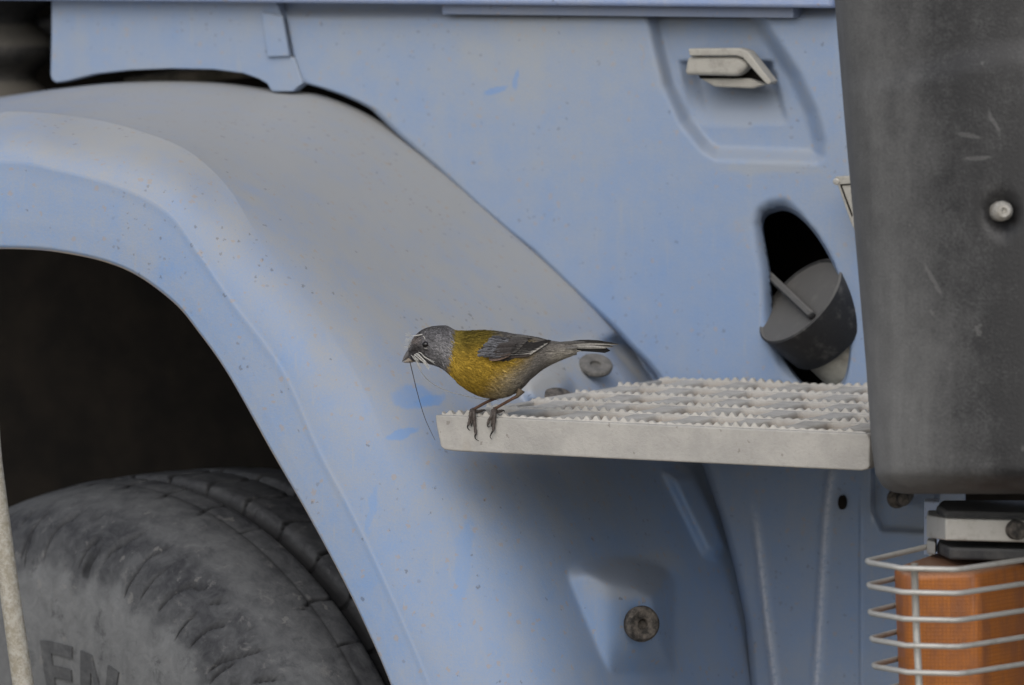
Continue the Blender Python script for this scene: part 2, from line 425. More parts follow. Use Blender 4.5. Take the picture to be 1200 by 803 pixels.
# --- cab panel ------------------------------------------------------------------
GAP = [(354,97),(375,103),(401,112),(419,120),(434,128),(467,160),(511,198),(551,235),(592,270),(620,292),(668,338),(714,380),
       (734,402),(755,423),(768,439),(797,492),(825,550),(845,609),(861,668),(873,727),(880,803),(886,900)]
gx = np.array([g[0] for g in GAP], float); gy = np.array([g[1] for g in GAP], float)
def left_edge(y):
    if y < 20: return 328+(y-0)*0.4
    if y < 66: return 335.5+(y-20)*0.19
    if y < 97: return 344.5+(y-66)*0.3
    return float(np.interp(y, gy, gx))
HOLE = [(905,246),(920,243.5),(937,252),(955,271),(972,298),(984,328),(991,360),(995,390),(995,420),(990,446),(975,460),(950,458),(935,445),
        (919,422),(911,402),(906,378),(904,350),(901.5,318),(896.5,288),(893,264),(896,252)]
hh = np.array(HOLE+HOLE[:1], float); HS = []
for i in range(len(HOLE)):
    p0, p1, p2, p3 = (np.array(HOLE[(i+k-1) % len(HOLE)], float) for k in range(4))
    for u in np.linspace(0, 1, 6, endpoint=False):
        HS.append(0.5*((2*p1)+(-p0+p2)*u+(2*p0-5*p1+4*p2-p3)*u*u+(-p0+3*p1-3*p2+p3)*u**3))
HS = np.array(HS)
R1 = [(748,-60),(757,18),(766,60),(777,103),(797,146),(822,177),(838,187),(958,191),(966,184),(967,165),(958,130),(938,86),(908,40),(893,14),(880,-60)]
R2 = [(792,72),(905,72),(924,142),(919,148),(824,148),(806,132)]
POCK = [(1021,545),(1021,600),(1032,622),(1100,626),(1100,545)]
def panel_depth(X, Y):
    d = np.zeros(X.shape)
    s = sdist(R1, X, Y); d += 0.016*sstep(3, -17, s)
    s2 = sdist(R2, X, Y); fl = np.clip((148-Y)/55.0, 0, 1)
    side = np.clip(-s2/1.0, 0, 1)*np.clip(np.minimum((X-(806-(132-Y)*0.2))/22.0, halfp((924,142),(905,72), X, Y)*-1/3.0 if False else 9), 0, 1)
    side = np.where(X > 880, np.clip(-s2/5.0, 0, 1), side)
    d += 0.017*fl*np.clip(side, 0, 1)
    sh = sdist(HOLE, X, Y)
    lw = sstep(950, 912, X); lip = 4+11*lw
    d += (0.002+0.009*lw)*np.clip(1-sh/lip, 0, 1)**2
    # two pressed ribs on the lower part
    xr = np.interp(Y, [540, 600, 680, 803], [874, 884, 893, 908]); d -= 0.0026*np.exp(-((X-xr)/5.0)**2)*sstep(590, 650, Y)
    xr = np.interp(Y, [553, 600, 680, 803], [974, 968, 963, 956]); d -= 0.0026*np.exp(-((X-xr)/5.0)**2)*sstep(535, 560, Y)
    xr = np.full(X.shape, 1009.0); d -= 0.0014*np.exp(-((X-xr)/1.6)**2)*sstep(560, 620, Y)
    d += 0.012*sstep(2, -6, sdist(POCK, X, Y))
    # edge rolled back along the gap, soft bend below the sill
    d += 0.010*sstep(24, 8, Y)
    return d
ys = np.arange(-330, 880, 2.8); NX = 268
vs = []; pxs = []
for y in ys:
    xl = left_edge(max(y, -5)); xs = np.linspace(xl, 1130, NX); vs.append(np.stack([xs, np.full(NX, y)], 1))
vs = np.array(vs); X, Y = vs[..., 0], vs[..., 1]
cell = (1130-X[:, :1])/NX
dep = panel_depth(X, Y) + 0.005*np.clip(1-(X-X[:, :1])/9.0, 0, 1)**2*sstep(90, 110, Y)
sdH = sdist(HOLE, X, Y)
F = [f for f in grid_faces(len(ys), NX)]
flat = vs.reshape(-1, 2).copy(); sdf = sdH.ravel(); depf = dep.ravel().copy()
F = [f for f in F if (sdf[list(f)].mean() > 0)]
used = {}
cnt = {}
for f in F:
    for a, b in zip(f, f[1:]+f[:1]): cnt[(min(a, b), max(a, b))] = cnt.get((min(a, b), max(a, b)), 0)+1
bv = set(i for e, c_ in cnt.items() if c_ == 1 for i in e if abs(sdf[i]) < 8)
for i in bv:
    k = np.argmin(((HS-flat[i])**2).sum(1)); a, b = HS[k-1], HS[(k+1) % len(HS)]
    e = b-a; t = np.clip((flat[i]-a).dot(e)/e.dot(e), 0, 1); flat[i] = a+t*e
    depf[i] = 0.002+0.009*sstep(950, 912, flat[i][0])
V = PY(flat[:, 0], flat[:, 1], YP+depf)
fx, fy = flat[:, 0], flat[:, 1]
wear_glint = np.exp(-((fx-np.interp(fy, [540, 600, 680, 803], [874, 884, 893, 908]))/4.2)**2)*sstep(575, 640, fy)+np.exp(-((fx-np.interp(fy, [553, 600, 680, 803], [974, 968, 963, 956]))/4.2)**2)*sstep(548, 560, fy)
wear_glint += 0.8*np.exp(-((fx-1022.5)/2.2)**2)*sstep(552, 560, fy)*sstep(618, 606, fy)  # painted highlight along the pocket's left edge, on top of the rib wear
cab = mesh('cab_panel', V, F, M_cab, truck, cols=np.stack([np.clip(wear_glint, 0, 1)]*3, 1))
bm = bmesh.new(); bm.from_mesh(cab.data); bmesh.ops.delete(bm, geom=[v for v in bm.verts if not v.link_faces], context='VERTS'); bm.to_mesh(cab.data); bm.free()
sol = cab.modifiers.new('thickness', 'SOLIDIFY'); sol.thickness = 0.0025
# make sure the sheet thickens inwards
cab.data.update()
sol.offset = 1.0 if cab.data.polygons[1000].normal.y > 0 else -1.0
# rolled lip of the filler opening
lp = []
for dy, k in ((0.0, 1.0), (0.004, 0.985), (0.012, 0.97), (0.03, 0.96)):
    c = HS.mean(0); q = c+(HS-c)*k
    lp.append(PY(q[:, 0], q[:, 1], YP+0.002+0.009*sstep(950, 912, q[:, 0])+dy))
lp = np.array(lp); mesh('filler_lip', lp.reshape(-1, 3), grid_faces(4, lp.shape[1], False, True), M_cab, truck)
q = HS.mean(0)+(HS-HS.mean(0))*1.10
wl = np.array([PY(q[:, 0], q[:, 1], YP+dy) for dy in (0.032, 0.20)]); n_ = wl.shape[1]
mesh('filler_well', wl.reshape(-1, 3), grid_faces(2, n_, False, True)+[tuple(range(n_, 2*n_))], M_dark, truck)

# left strip of the cab side with its tab
strip = [(60,-60),(60,40),(59,88),(61,94),(66,97),(80,94.5),(110,87),(150,82.5),(200,80.5),(250,81.5),(285,86),(303,92.5),(313,98),(316,104),(319,107.5),(343,107.5),(350,101),(355,97.2),
         (354,96),(345,69),(338.5,66),(336,52),(333,34),(330.5,20),(327,12),(324,2),(322,-60)]
sp = np.array(strip, float)
prism('cab_corner_panel', PY(sp[:, 0], sp[:, 1], YP-0.003), (0, 0.012, 0), M_cab, truck, bev=0.0012)
cv = np.array([(306,14),(330.5,19),(338.5,66),(313,67)], float)
prism('cover_plate', PY(cv[:, 0], cv[:, 1], YP-0.0065), (0, 0.0033, 0), M_cab, truck, bev=0.0008)
gv = []
for y in np.linspace(12, 92, 30):
    for x in np.linspace(286, 309, 16): gv.append((x+0.10*(y-50), y))
# cab above the frame and door sill
def box(name, lo, hi, mat, parent, bev=0.0):
    (a, b, c), (d, e, f) = lo, hi
    return prism(name, [(a, b, c), (d, b, c), (d, b, f), (a, b, f)], (0, e-b, 0), mat, parent, bev)
zs = PY(np.array(500.), np.array(5.), YP-0.022)
xl, xr = PY(np.array(-200.), np.array(0.), YP)[0], PY(np.array(977.), np.array(4.), YP-0.02)[0]
box('door_sill', (xl, YP-0.022, zs[2]), (xr, YP+0.05, zs[2]+0.20), M_sill, truck, 0.003)
box('cab_shade_slab', (xl-0.5, YP+0.02, zs[2]+0.004), (0.9, 0.9, zs[2]+0.09), M_dark, truck)  # unseen slab added to keep sky light out of the engine bay
a = PY(np.array(519.), np.array(17.), YP-0.008); b = PY(np.array(931.), np.array(7.), YP-0.008)
box('drip_strip', (a[0], YP-0.010, a[2]-0.0), (b[0], YP+0.012, zs[2]+0.003), paint('drip_strip_paint', (0.14, 0.20, 0.34), (0.25, 0.26, 0.28), 0.5, 0.3), truck, 0.001)

# grab handle in its pocket
def pprism(name, pts, Y0, dY, mat, parent, bev=0.0, seg=3):
    p = np.array(pts, float); return prism(name, PY(p[:, 0], p[:, 1], Y0), (0, dY, 0), mat, parent, bev, seg)
hnd = empty('door_handle', PY(np.array(850.), np.array(80.), YP)); hnd.parent = truck; hnd.matrix_parent_inverse = Matrix.Translation(-Vector(truck.location))
pprism('handle_rim', [(806,57),(866,56.5),(876,60),(904,96),(900,100),(896,97),(870,68),(862,65.5),(808,66)], YP-0.012, 0.013, M_beige, hnd, 0.0012)
pprism('grip', [(805,66.5),(863,66),(871,70),(877,77),(866,88.5),(860,89.5),(801.5,88)], YP-0.009, 0.013, M_beige, hnd, 0.0032, 4)
pprism('handle_flap', [(820,92),(878,92),(897,99),(881,104),(837,102)], YP+0.0, 0.008, M_beige, hnd, 0.0015)
pprism('handle_recess', [(866,68),(900,98),(880,98),(820,92),(812,66)], YP+0.006, 0.012, M_dark, hnd)

# fuel cap, seen tilted in the opening
cap = empty('fuel_cap', PD(937, 352, 0)); cap.parent = truck; cap.matrix_parent_inverse = Matrix.Translation(-Vector(truck.location))
dcap = depth_of(PY(np.array(930.), np.array(352.), YP))-0.0035
cc = CAM+ray(937, 352)*dcap
mpc = dcap/FPX
axc = 0.906*(-0.735*c_r+0.678*c_u)-0.42*c_f
R = 63*mpc; T = 0.038
lathe('cap_body', [(-T, 0.0), (-T, R*0.91), (-T+0.003, R*0.95), (-0.004, R*0.99), (-0.001, R), (0.0, R*0.965), (-0.0015, R*0.93), (-0.0015, 0.0)], M_cap, cc, axc, cap, 56)
lathe('filler_neck', [(-T+0.001, R*0.80), (-T-0.02, R*0.80), (-T-0.12, R*0.75)], M_neck, cc, axc, cap, 40)
# tab across the cap face
mj = 0.678*c_r+0.735*c_u; mn = np.cross(axc, mj)
def capP(px, py):
    d = ray(px, py); t = np.dot(cc-CAM, axc)/np.dot(d, axc); return CAM+d*t
t0, t1 = capP(913, 334), capP(953, 372)
e = (t1-t0)/np.linalg.norm(t1-t0); sdir = np.cross(axc, e)
tb = [t0-axc*.001, t1-axc*.001, t1+axc*0.004, t0+e*0.012+axc*0.0145, t0-e*0.001+axc*0.0150, t0-e*0.004+axc*0.009]
prism('cap_tab', [p-sdir*0.0030 for p in tb], sdir*0.0060, M_cap, cap, 0.0014)

# small beige bracket between panel and bumper
pprism('bracket', [(978,207),(1010,205.5),(1010,285),(997,262)], YP-0.03, 0.012, M_beige, truck, 0.001)
pprism('bracket_groove', [(984,216),(1008,214.5),(1008,216),(986,217.5),(999,252),(998,254)], YP-0.0308, 0.002, M_dark, truck)
bq = PY(np.array(979.5), np.array(213.), YP-0.031)
lathe('bracket_screw', [(0.0, 0.0), (0.0, 0.0016), (-0.0003, 0.0026), (-0.003, 0.0028)], M_steel, bq, (0, -1, 0), truck, 16)

# bolts on the fender
def ringbolt(name, px, py, rpx, axis, mat, thick, hole, lift=0.0):
    p, n = on_fender(px, py); r = rpx*MPX*1.05
    ax = np.asarray(axis if axis is not None else 0.45*n-0.55*c_f, float); ax /= np.linalg.norm(ax)
    return lathe(name, [(-0.0004, r*0.96), (thick*0.4, r), (thick*0.85, r*0.93), (thick, r*0.8), (thick*0.9, r*(hole+0.1)), (thick*0.75, r*hole), (thick*0.1, r*hole*0.9), (thick*0.1, 0)], mat, p+ax*lift, ax, truck, 36), p, ax
ringbolt('fender_bolt', 746.5, 730, 21, None, M_bolt, 0.0085, 0.30, 0.006)
axp = 0.80*c_u-0.60*c_f+0.10*c_r
ringbolt('rubber_plug', 696, 437, 21, axp, M_plug, 0.0036, 0.32, 0.0065)
p, n = on_fender(650, 462)
lathe('boss_cap', [(-0.006, 0.011), (0.002, 0.011), (0.003, 0.009), (0.0032, 0.0)], M_bolt, PD(652, 466, depth_of(p)-D0-0.010), 0.85*c_u-0.5*c_f, truck, 28)
oval = [(986+4.2*math.cos(t), 589+8.5*math.sin(t)) for t in np.linspace(0, 2*math.pi, 20, endpoint=False)]
pprism('drain_hole', oval, YP-0.0042, 0.004, M_dark, truck)
pb = PY(np.array(1052.), np.array(583.), YP-0.02)
lathe('mount_bolt', [(0.012, 0), (0.012, 0.006), (0.009, 0.0075), (-0.03, 0.0075)], M_bolt, pb, (0.35, -1, 0), truck, 18)
pb = PY(np.array(1059.), np.array(584.), YP-0.03)
lathe('mount_bolt', [(0.008, 0), (0.008, 0.004), (0.005, 0.0055), (-0.03, 0.0055)], M_bolt, pb, (0.35, -1, 0), truck, 18)

# --- side step --------------------------------------------------------------------
n = N('dusty_step_metal')
big = n.noise(26, 5, 0.65).outputs[0]; fine = n.noise(420, 4, 0.75).outputs[0]; st = n.noise(60, 4, 0.6, n.scale(n.co, (1, 1, 0.3))).outputs[0]
col = n.mix(n.ramp(big, 0.35, 0.7), (0.42, 0.405, 0.375), (0.33, 0.32, 0.30))
col = n.mix(n.ramp(fine, 0.5, 0.78, 0, 0.5), col, (0.28, 0.26, 0.22))
col = n.mix(n.ramp(st, 0.6, 0.8, 0, 0.4), col, (0.33, 0.29, 0.23))
mk, _ = specks(n, 150, 0.75, 0.22, 2.0); col = n.mix(n.math('MULTIPLY', mk, 0.5), col, (0.16, 0.14, 0.12))
M_step = n.out(col, 0.8, n.bump(fine, 0.0008, 0.8), spec=0.25)
n = N('step_tread_metal')
fine = n.noise(300, 4, 0.75).outputs[0]; big = n.noise(40, 5, 0.65).outputs[0]
sx = n.t.nodes.new('ShaderNodeSeparateXYZ'); n.L(n.co, sx.inputs[0])
col = n.mix(n.ramp(big, 0.4, 0.72), (0.47, 0.452, 0.415), (0.36, 0.345, 0.315))
col = n.mix(n.ramp(fine, 0.52, 0.75, 0, 0.5), col, (0.27, 0.25, 0.22))
at = n.t.nodes.new('ShaderNodeAttribute'); at.attribute_name = 'Col'
col = n.mix(at.outputs['Fac'], col, (0.13, 0.085, 0.05))      # mud caught in the openings
M_tread = n.out(col, 0.85, n.bump(fine, 0.0008, 0.8), spec=0.2)

step = empty('side_step', (0.17, 0.17, STEP_Z)); step.parent = truck; step.matrix_parent_inverse = Matrix.Translation(-Vector(truck.location))
SX1 = float(PY(np.array(1019.), np.array(507.), 0.0)[0]); SD = YP-0.004
TH = 44*MPX
# apron: front face with rounded corners, plus sides
prof = [(0.004, 0.0), (0.0005, -0.003)]
bl = PY(np.array(517.), np.array(529.), 0.0)
fr = [(0.0, -0.0015), (0.0006, -0.008), (0.0042, -TH*0.90), (0.0075, -TH*0.975), (0.016, -TH), (SX1-0.006, -TH-0.0005), (SX1-0.0015, -TH*0.97), (SX1, -TH*0.9), (SX1, -0.006), (SX1-0.002, -0.0015)]
frp = [(x, 0.0, STEP_Z+z) for x, z in fr]
prism('step_frame', frp, (0, 0.012, 0), M_step, step, 0.002, 3)
prism('step_side', [(0.0012, 0.011, STEP_Z-0.002), (0.0012, SD, STEP_Z-0.002), (0.005, SD, STEP_Z-TH*0.9), (0.005, 0.011, STEP_Z-TH*0.9)], (0.006, 0, 0), M_step, step, 0.001)
prism('step_side', [(SX1-0.002, 0.011, STEP_Z-0.002), (SX1-0.002, SD, STEP_Z-0.002), (SX1-0.004, SD, STEP_Z-TH*0.9), (SX1-0.004, 0.011, STEP_Z-TH*0.9)], (-0.006, 0, 0), M_step, step, 0.001)
NR = 6
PITCHT = 10.6*MPX/math.cos(YAW)
rib_y = [0.004+(SD-0.012)*k/(NR-1) for k in range(NR)]
HT = 0.0029
def rib_mesh(k):
    v = []; f = []; x = 0.003; i = 0
    ph = random.random()*PITCHT
    xs = []; zz = []
    nx = int((SX1-0.010)/PITCHT*8)
    for j in range(nx+1):
        xx = 0.003+(SX1-0.008)*j/nx; ph_ = ((xx+ph)/PITCHT) % 1.0
        tooth = (1-abs(2*ph_-1)); z = HT*sstep(0.05, 0.95, tooth)
        z *= 0.85+0.30*math.sin(int((xx+ph)/PITCHT)*12.9898+k*3.1); z *= 0.85+0.2*math.sin(xx*61+k*2)
        if k == 0 and xx > SX1-0.014: z *= 0.15
        xs.append(xx); zz.append(z)
    th = 0.0042
    for xx, z in zip(xs, zz):
        for (yy, z2) in ((-th*1.6, -0.016), (-th*0.75, -0.002), (-th*0.40, z), (th*0.40, z), (th*0.75, -0.002), (th*1.6, -0.016)):
            v.append((xx, rib_y[k]+yy+(0.0028 if k == 0 else 0), STEP_Z+z2-0.001))
    f = grid_faces(len(xs), 6)
    return v, f
for k in range(NR):
    v, f = rib_mesh(k); auto(mesh('tread_rib', v, f, M_tread, step, cols=np.zeros((len(v), 3))), 50)
# plates between the ribs, with staggered lens-shaped openings
OPX = 0.044
for k in range(NR-1):
    ya, yb = rib_y[k]+0.0045, rib_y[k+1]-0.0045
    nx, ny = 260, 26
    xx, yy = np.meshgrid(np.linspace(0.004, SX1-0.004, nx), np.linspace(0, 1, ny), indexing='ij')
    u = ((xx+(0.5 if k % 2 else 0.0)*OPX+0.011*math.sin(k*5))/OPX) % 1.0
    ln = np.clip(1-(np.abs(u-0.5)/0.30)**2, 0, 1); vv = sstep(0.05, 0.2, yy)*sstep(0.98, 0.90, yy)
    pit = sstep(0.02, 0.55, ln*vv)
    zz = STEP_Z-0.0010-0.0012*np.sin(np.pi*yy)*sstep(0.5, 0.2, np.abs(u-0.5))-0.009*pit
    Vp = np.stack([xx, ya+(yb-ya)*yy, zz], -1).reshape(-1, 3)
    mud = 0.04+np.clip(pit*1.4, 0, 1).ravel()*0.85
    mesh('tread_plate', Vp, grid_faces(nx, ny), M_tread, step, cols=np.stack([mud]*3, 1))
print('rib spacing px', (rib_y[1]-rib_y[0])/MPX)

# --- wheel --------------------------------------------------------------------------
n = N('worn_tyre_rubber')
big = n.noise(16, 5, 0.6).outputs[0]; mid = n.noise(70, 5, 0.7, dist=0.5).outputs[0]; fine = n.noise(500, 3, 0.7).outputs[0]
at = n.t.nodes.new('ShaderNodeAttribute'); at.attribute_name = 'Col'
sxq = n.t.nodes.new('ShaderNodeSeparateColor'); n.L(at.outputs['Color'], sxq.inputs[0]); sxr = sxq.outputs[0]
f = n.math('ADD', n.math('MULTIPLY', sxr, 0.95), n.math('MULTIPLY', n.math('SUBTRACT', big, 0.5), 0.45))
f = n.math('ADD', f, n.math('MULTIPLY', n.math('SUBTRACT', mid, 0.5), 0.9))
cl = n.t.nodes.new('ShaderNodeClamp'); n.L(f, cl.inputs[0])
col = n.mix(cl.outputs[0], (0.026, 0.027, 0.031), (0.185, 0.190, 0.192))
col = n.mix(n.ramp(mid, 0.66, 0.8, 0, 0.6), col, (0.24, 0.225, 0.20))
sxt = n.t.nodes.new('ShaderNodeSeparateColor'); n.L(at.outputs['Color'], sxt.inputs[0])
sm_ = n.noise(75, 6, 0.75, dist=0.4).outputs[0]
col = n.mix(n.ramp(sm_, 0.57, 0.68, 0, 0.6), col, (0.15, 0.148, 0.145))
ds_ = n.noise(48, 6, 0.78, dist=0.3).outputs[0]
col = n.mix(n.ramp(ds_, 0.54, 0.68, 0, 0.6), col, (0.035, 0.036, 0.040))
mk, _ = specks(n, 70, 0.7, 0.25, 1.0); col = n.mix(n.math('MULTIPLY', mk, 0.4), col, (0.20, 0.195, 0.185))
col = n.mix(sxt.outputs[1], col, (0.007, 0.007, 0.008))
M_tyre = n.out(col, 0.78, n.bump(fine, 0.0006, 0.6), spec=0.25)

wyaw = math.radians(20)
axw = np.array([-math.sin(wyaw), -math.cos(wyaw), 0.0])      # outward axle direction
DW = 0.315
pc = CAM+ray(88, 1103)*(D0+DW)
mpw = (D0+DW)/FPX
RS = 507*mpw
GZ = pc[2]-RS*1.075
# along axle: shoulder ring (a=0) is where the scallop marks end
prof = [(0.004, .40), (0.012, .50), (0.019, .59), (0.0235, .67), (0.0258, .74), (0.0265, .80), (0.0262, .84), (0.0250, .862), (0.0245, .868), (0.0225, .90), (0.017, .945), (0.009, .975), (0.0, 1.0), (-0.010, 1.016), (-0.022, 1.030), (-0.036, 1.041), (-0.050, 1.049),
        (-0.0515, 1.0478), (-0.053, 1.050), (-0.066, 1.056), (-0.0705, 1.0585), (-0.0735, 1.052), (-0.076, 1.028), (-0.083, 1.020), (-0.0895, 1.028), (-0.0915, 1.054), (-0.094, 1.061),
        (-0.105, 1.063), (-0.118, 1.064), (-0.131, 1.0645), (-0.138, 1.064), (-0.1415, 1.058), (-0.143, 1.034), (-0.147, 1.031), (-0.151, 1.034), (-0.1525, 1.058), (-0.156, 1.064),
        (-0.170, 1.063), (-0.185, 1.061), (-0.198, 1.058), (-0.2005, 1.03), (-0.207, 1.03), (-0.2095, 1.05), (-0.225, 1.044), (-0.25, 1.02), (-0.268, .97), (-0.276, .88), (-0.27, .78), (-0.24, .66)]
pr = np.array(prof)
# densify
pa = []; 
for i in range(len(pr)-1):
    m_ = max(1, int(np.hypot(pr[i+1,0]-pr[i,0], (pr[i+1,1]-pr[i,1])*RS)/0.004))
    for q in range(m_): pa.append(pr[i]+(pr[i+1]-pr[i])*q/m_)
pa.append(pr[-1]); pa = np.array(pa)
# angles: fine over the part in view (top, towards camera right), coarse elsewhere
ang = np.concatenate([np.linspace(-0.2, 2.4, 2600), np.linspace(2.4, 2*math.pi-0.2, 90)[1:-1]])
ex = np.cross(np.array([0, 0, 1.0]), axw); ex = -ex if np.dot(ex, c_r) < 0 else ex
ez = np.array([0, 0, 1.0])
A, T_ = np.meshgrid(pa[:, 0], ang); Rr, _ = np.meshgrid(pa[:, 1], ang)
dr = np.zeros(A.shape)
# scallop marks on the shoulder: slanted curved cuts
per = math.radians(4.6)
def cut(phase, width): 
    u = (phase/per) % 1.0; u = np.minimum(u, 1-u)*per; return np.exp(-(u/width)**2)
jit = 0.012*np.sin(T_*37)+0.008*np.sin(T_*91)
rho = (Rr-0.90)/0.10
mask = sstep(0.885, 0.915, Rr)*sstep(1.006, 0.992, Rr)*(A > -0.03)
lenmod = sstep(-0.35, 0.25, np.sin(T_*53)+0.6*(rho-0.3))
cA = cut(T_+0.055*rho**2+jit, 0.0048)*mask*lenmod; dr -= 0.0065*cA
mask2 = sstep(0.875, 0.89, Rr)*sstep(0.955, 0.945, Rr)*(A > -0.03)*sstep(0.1, 0.5, np.sin(T_*31+1))
cB = cut(T_+0.055*rho**2+jit+per*0.22, 0.0046)*mask2; dr -= 0.0055*cB
# thin wavy sipes across the outer rib, stronger across the centre ribs
mask3 = sstep(-0.040, -0.046, A)*sstep(0.2,0.6,np.sin(T_*7+3*np.sin(T_*29))+0.8)*sstep(-0.078, -0.074, A)
cC = cut(T_*0.62+0.0035*np.sin((A+0.05)/0.028*2*math.pi)+0.25*(A+0.05), 0.0026)*mask3; dr -= 0.0028*cC
mask4 = (A < -0.088)*(A > -0.205)*1.0
cD = cut(T_*0.62+0.007*np.sin((A+0.09)/0.05*2*math.pi)+0.3*(A+0.09), 0.0026)*mask4; dr -= 0.0055*cD
Rw = Rr*RS+dr
Vt = pc+axw*A[..., None]+Rw[..., None]*(np.cos(T_)[..., None]*ex+np.sin(T_)[..., None]*ez)
wob = 0.012*np.sin(T_*23)+0.009*np.sin(T_*57+1)+0.006*np.sin(T_*131)
dust = 0.40*sstep(0.945, 0.80, Rr+wob)*(A > -0.03)+0.20*sstep(0.885, 0.865, Rr+wob)*(A > -0.03)+0.22*sstep(0.99, 1.02, Rr)*sstep(1.062, 1.03, Rr)+0.17
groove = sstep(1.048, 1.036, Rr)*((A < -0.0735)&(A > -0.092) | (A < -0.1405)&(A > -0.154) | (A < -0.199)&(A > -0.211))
darkm = np.clip(np.clip(cA+cB, 0, 1)*0.8+0.7*cC+0.9*cD+0.95*groove+0.6*np.exp(-((A+0.0515)/0.0012)**2), 0, 1)  # cuts and grooves darkened in colour, standing in for their shade
wheel = empty('front_wheel', pc); wheel.parent = truck; wheel.matrix_parent_inverse = Matrix.Translation(-Vector(truck.location))
dd = dust.ravel()
mesh('tyre', Vt.reshape(-1, 3), grid_faces(len(ang), len(pa), True, False), M_tyre, wheel, cols=np.stack([dd, darkm.ravel(), 0*dd], 1))
lathe('rim', [(0.0, RS*0.40), (-0.03, RS*0.39), (-0.05, RS*0.36), (-0.02, RS*0.25), (-0.02, 0)], M_steel, pc, axw, wheel, 48)
# raised letters E N on the sidewall
M_let = M_tyre
def letter(name, strokes, ang0, h0, h1, wd):
    """strokes: quads in (u, v), u across the letter 0..1, v from its foot 0 to its head 1"""
    vs_ = []; fs = []
    for qd in strokes:
        # subdivide every stroke so that it follows the sidewall
        q = np.array(qd, float); m_ = 5
        for lay in (0.0, 1.0):
            for i in range(m_+1):
                for j in range(3):
                    u_ = (q[0]*(1-i/m_)+q[1]*i/m_)*(1-j/2)+(q[3]*(1-i/m_)+q[2]*i/m_)*j/2
                    r_ = h0+(h1-h0)*u_[1]; th_ = ang0-wd*u_[0]
                    a_ = np.interp(r_, [p_[1] for p_ in prof[:7]], [p_[0] for p_ in prof[:7]])+(0.0016 if lay else -0.002)
                    vs_.append(pc+axw*a_+r_*RS*(math.cos(th_)*ex+math.sin(th_)*ez))
        o_ = len(vs_)-2*(m_+1)*3
        t_ = o_+(m_+1)*3
        fs += [tuple(t_+x for x in g) for g in grid_faces(m_+1, 3)]
        loop = [(i, 0) for i in range(m_+1)]+[(m_, 1)]+[(i, 2) for i in range(m_, -1, -1)]+[(0, 1)]
        for a1, b1 in zip(loop, loop[1:]+loop[:1]):
            ia, ib = a1[0]*3+a1[1], b1[0]*3+b1[1]
            fs.append((o_+ia, o_+ib, t_+ib, t_+ia))
    o = mesh(name, vs_, fs, M_let, wheel, smooth=False, cols=np.tile([0.38, 0.04, 0.0], (len(vs_), 1))); return o
Est = [((0,0),(0.32,0),(0.32,1),(0,1)), ((0.32,0.80),(1,0.80),(1,1),(0.32,1)), ((0.32,0.40),(0.95,0.40),(0.95,0.60),(0.32,0.60)), ((0.32,0),(1,0),(1,0.2),(0.32,0.2))]
Nst = [((0,0),(0.28,0),(0.28,1),(0,1)), ((0.28,0.75),(0.28,1),(0.72,0.25),(0.72,0)), ((0.72,0),(1,0),(1,1),(0.72,1))]
letter('raised_letter', Est, math.pi/2+0.035, 0.565, 0.705, 0.165)
letter('raised_letter', Nst, math.pi/2-0.175, 0.565, 0.705, 0.20)

# --- black bumper corner --------------------------------------------------------------
n = N('scuffed_black_plastic')
big = n.noise(9, 5, 0.6).outputs[0]; mid = n.noise(55, 5, 0.7).outputs[0]; fine = n.noise(600, 3, 0.7).outputs[0]
vst = n.noise(40, 4, 0.65, n.scale(n.co, (1.5, 1.5, 0.15))).outputs[0]
at = n.t.nodes.new('ShaderNodeAttribute'); at.attribute_name = 'Col'
f = n.math('ADD', at.outputs['Fac'], n.math('MULTIPLY', n.math('SUBTRACT', big, 0.5), 0.7))
f = n.math('ADD', f, n.math('MULTIPLY', n.math('SUBTRACT', mid, 0.5), 0.55))
f = n.math('ADD', f, n.math('MULTIPLY', n.math('SUBTRACT', vst, 0.5), 0.5))
f = n.math('ADD', f, n.math('MULTIPLY', n.math('SUBTRACT', fine, 0.5), 0.7))
cl = n.t.nodes.new('ShaderNodeClamp'); n.L(f, cl.inputs[0])
col = n.mix(cl.outputs[0], (0.017, 0.017, 0.018), (0.16, 0.16, 0.157))
mk, _ = specks(n, 60, 0.8, 0.16, 5.0); col = n.mix(n.math('MULTIPLY', mk, 0.2), col, (0.25, 0.245, 0.235))
# pale scuff strokes
n.warp = n.shift(n.add3(n.co, n.noise(160, 3).outputs['Color'], 0.003), -0.0015)
for (x_, y_, a_, b_, tl) in ((1130, 159, 0.008, 0.0016, 0.15), (1158, 142, 0.0016, 0.008, -0.5), (1140, 185, 0.009, 0.0014, -0.1), (1090, 330, 0.0014, 0.012, -0.5)):
    col = n.mix(n.math('MULTIPLY', n.blob(PD(x_, y_, -0.31)+c_r*0.003, a_, b_, tl, y=0.08), 0.22), col, (0.22, 0.215, 0.21))
M_bump = n.out(col, n.math('ADD', 0.45, n.math('MULTIPLY', cl.outputs[0], 0.4)), n.bump(fine, 0.0005, 0.6), spec=0.4)
yb = np.concatenate([np.linspace(-160, 540, 60), np.linspace(545, 579, 14)])
bx = np.array([-160, 0, 150, 300, 430, 520, 556, 570, 577, 579.]); bxx = np.array([960, 978, 990.5, 1004, 1015, 1021, 1026, 1034, 1046, 1056.])
rowsB = []; colB = []
NT = 60
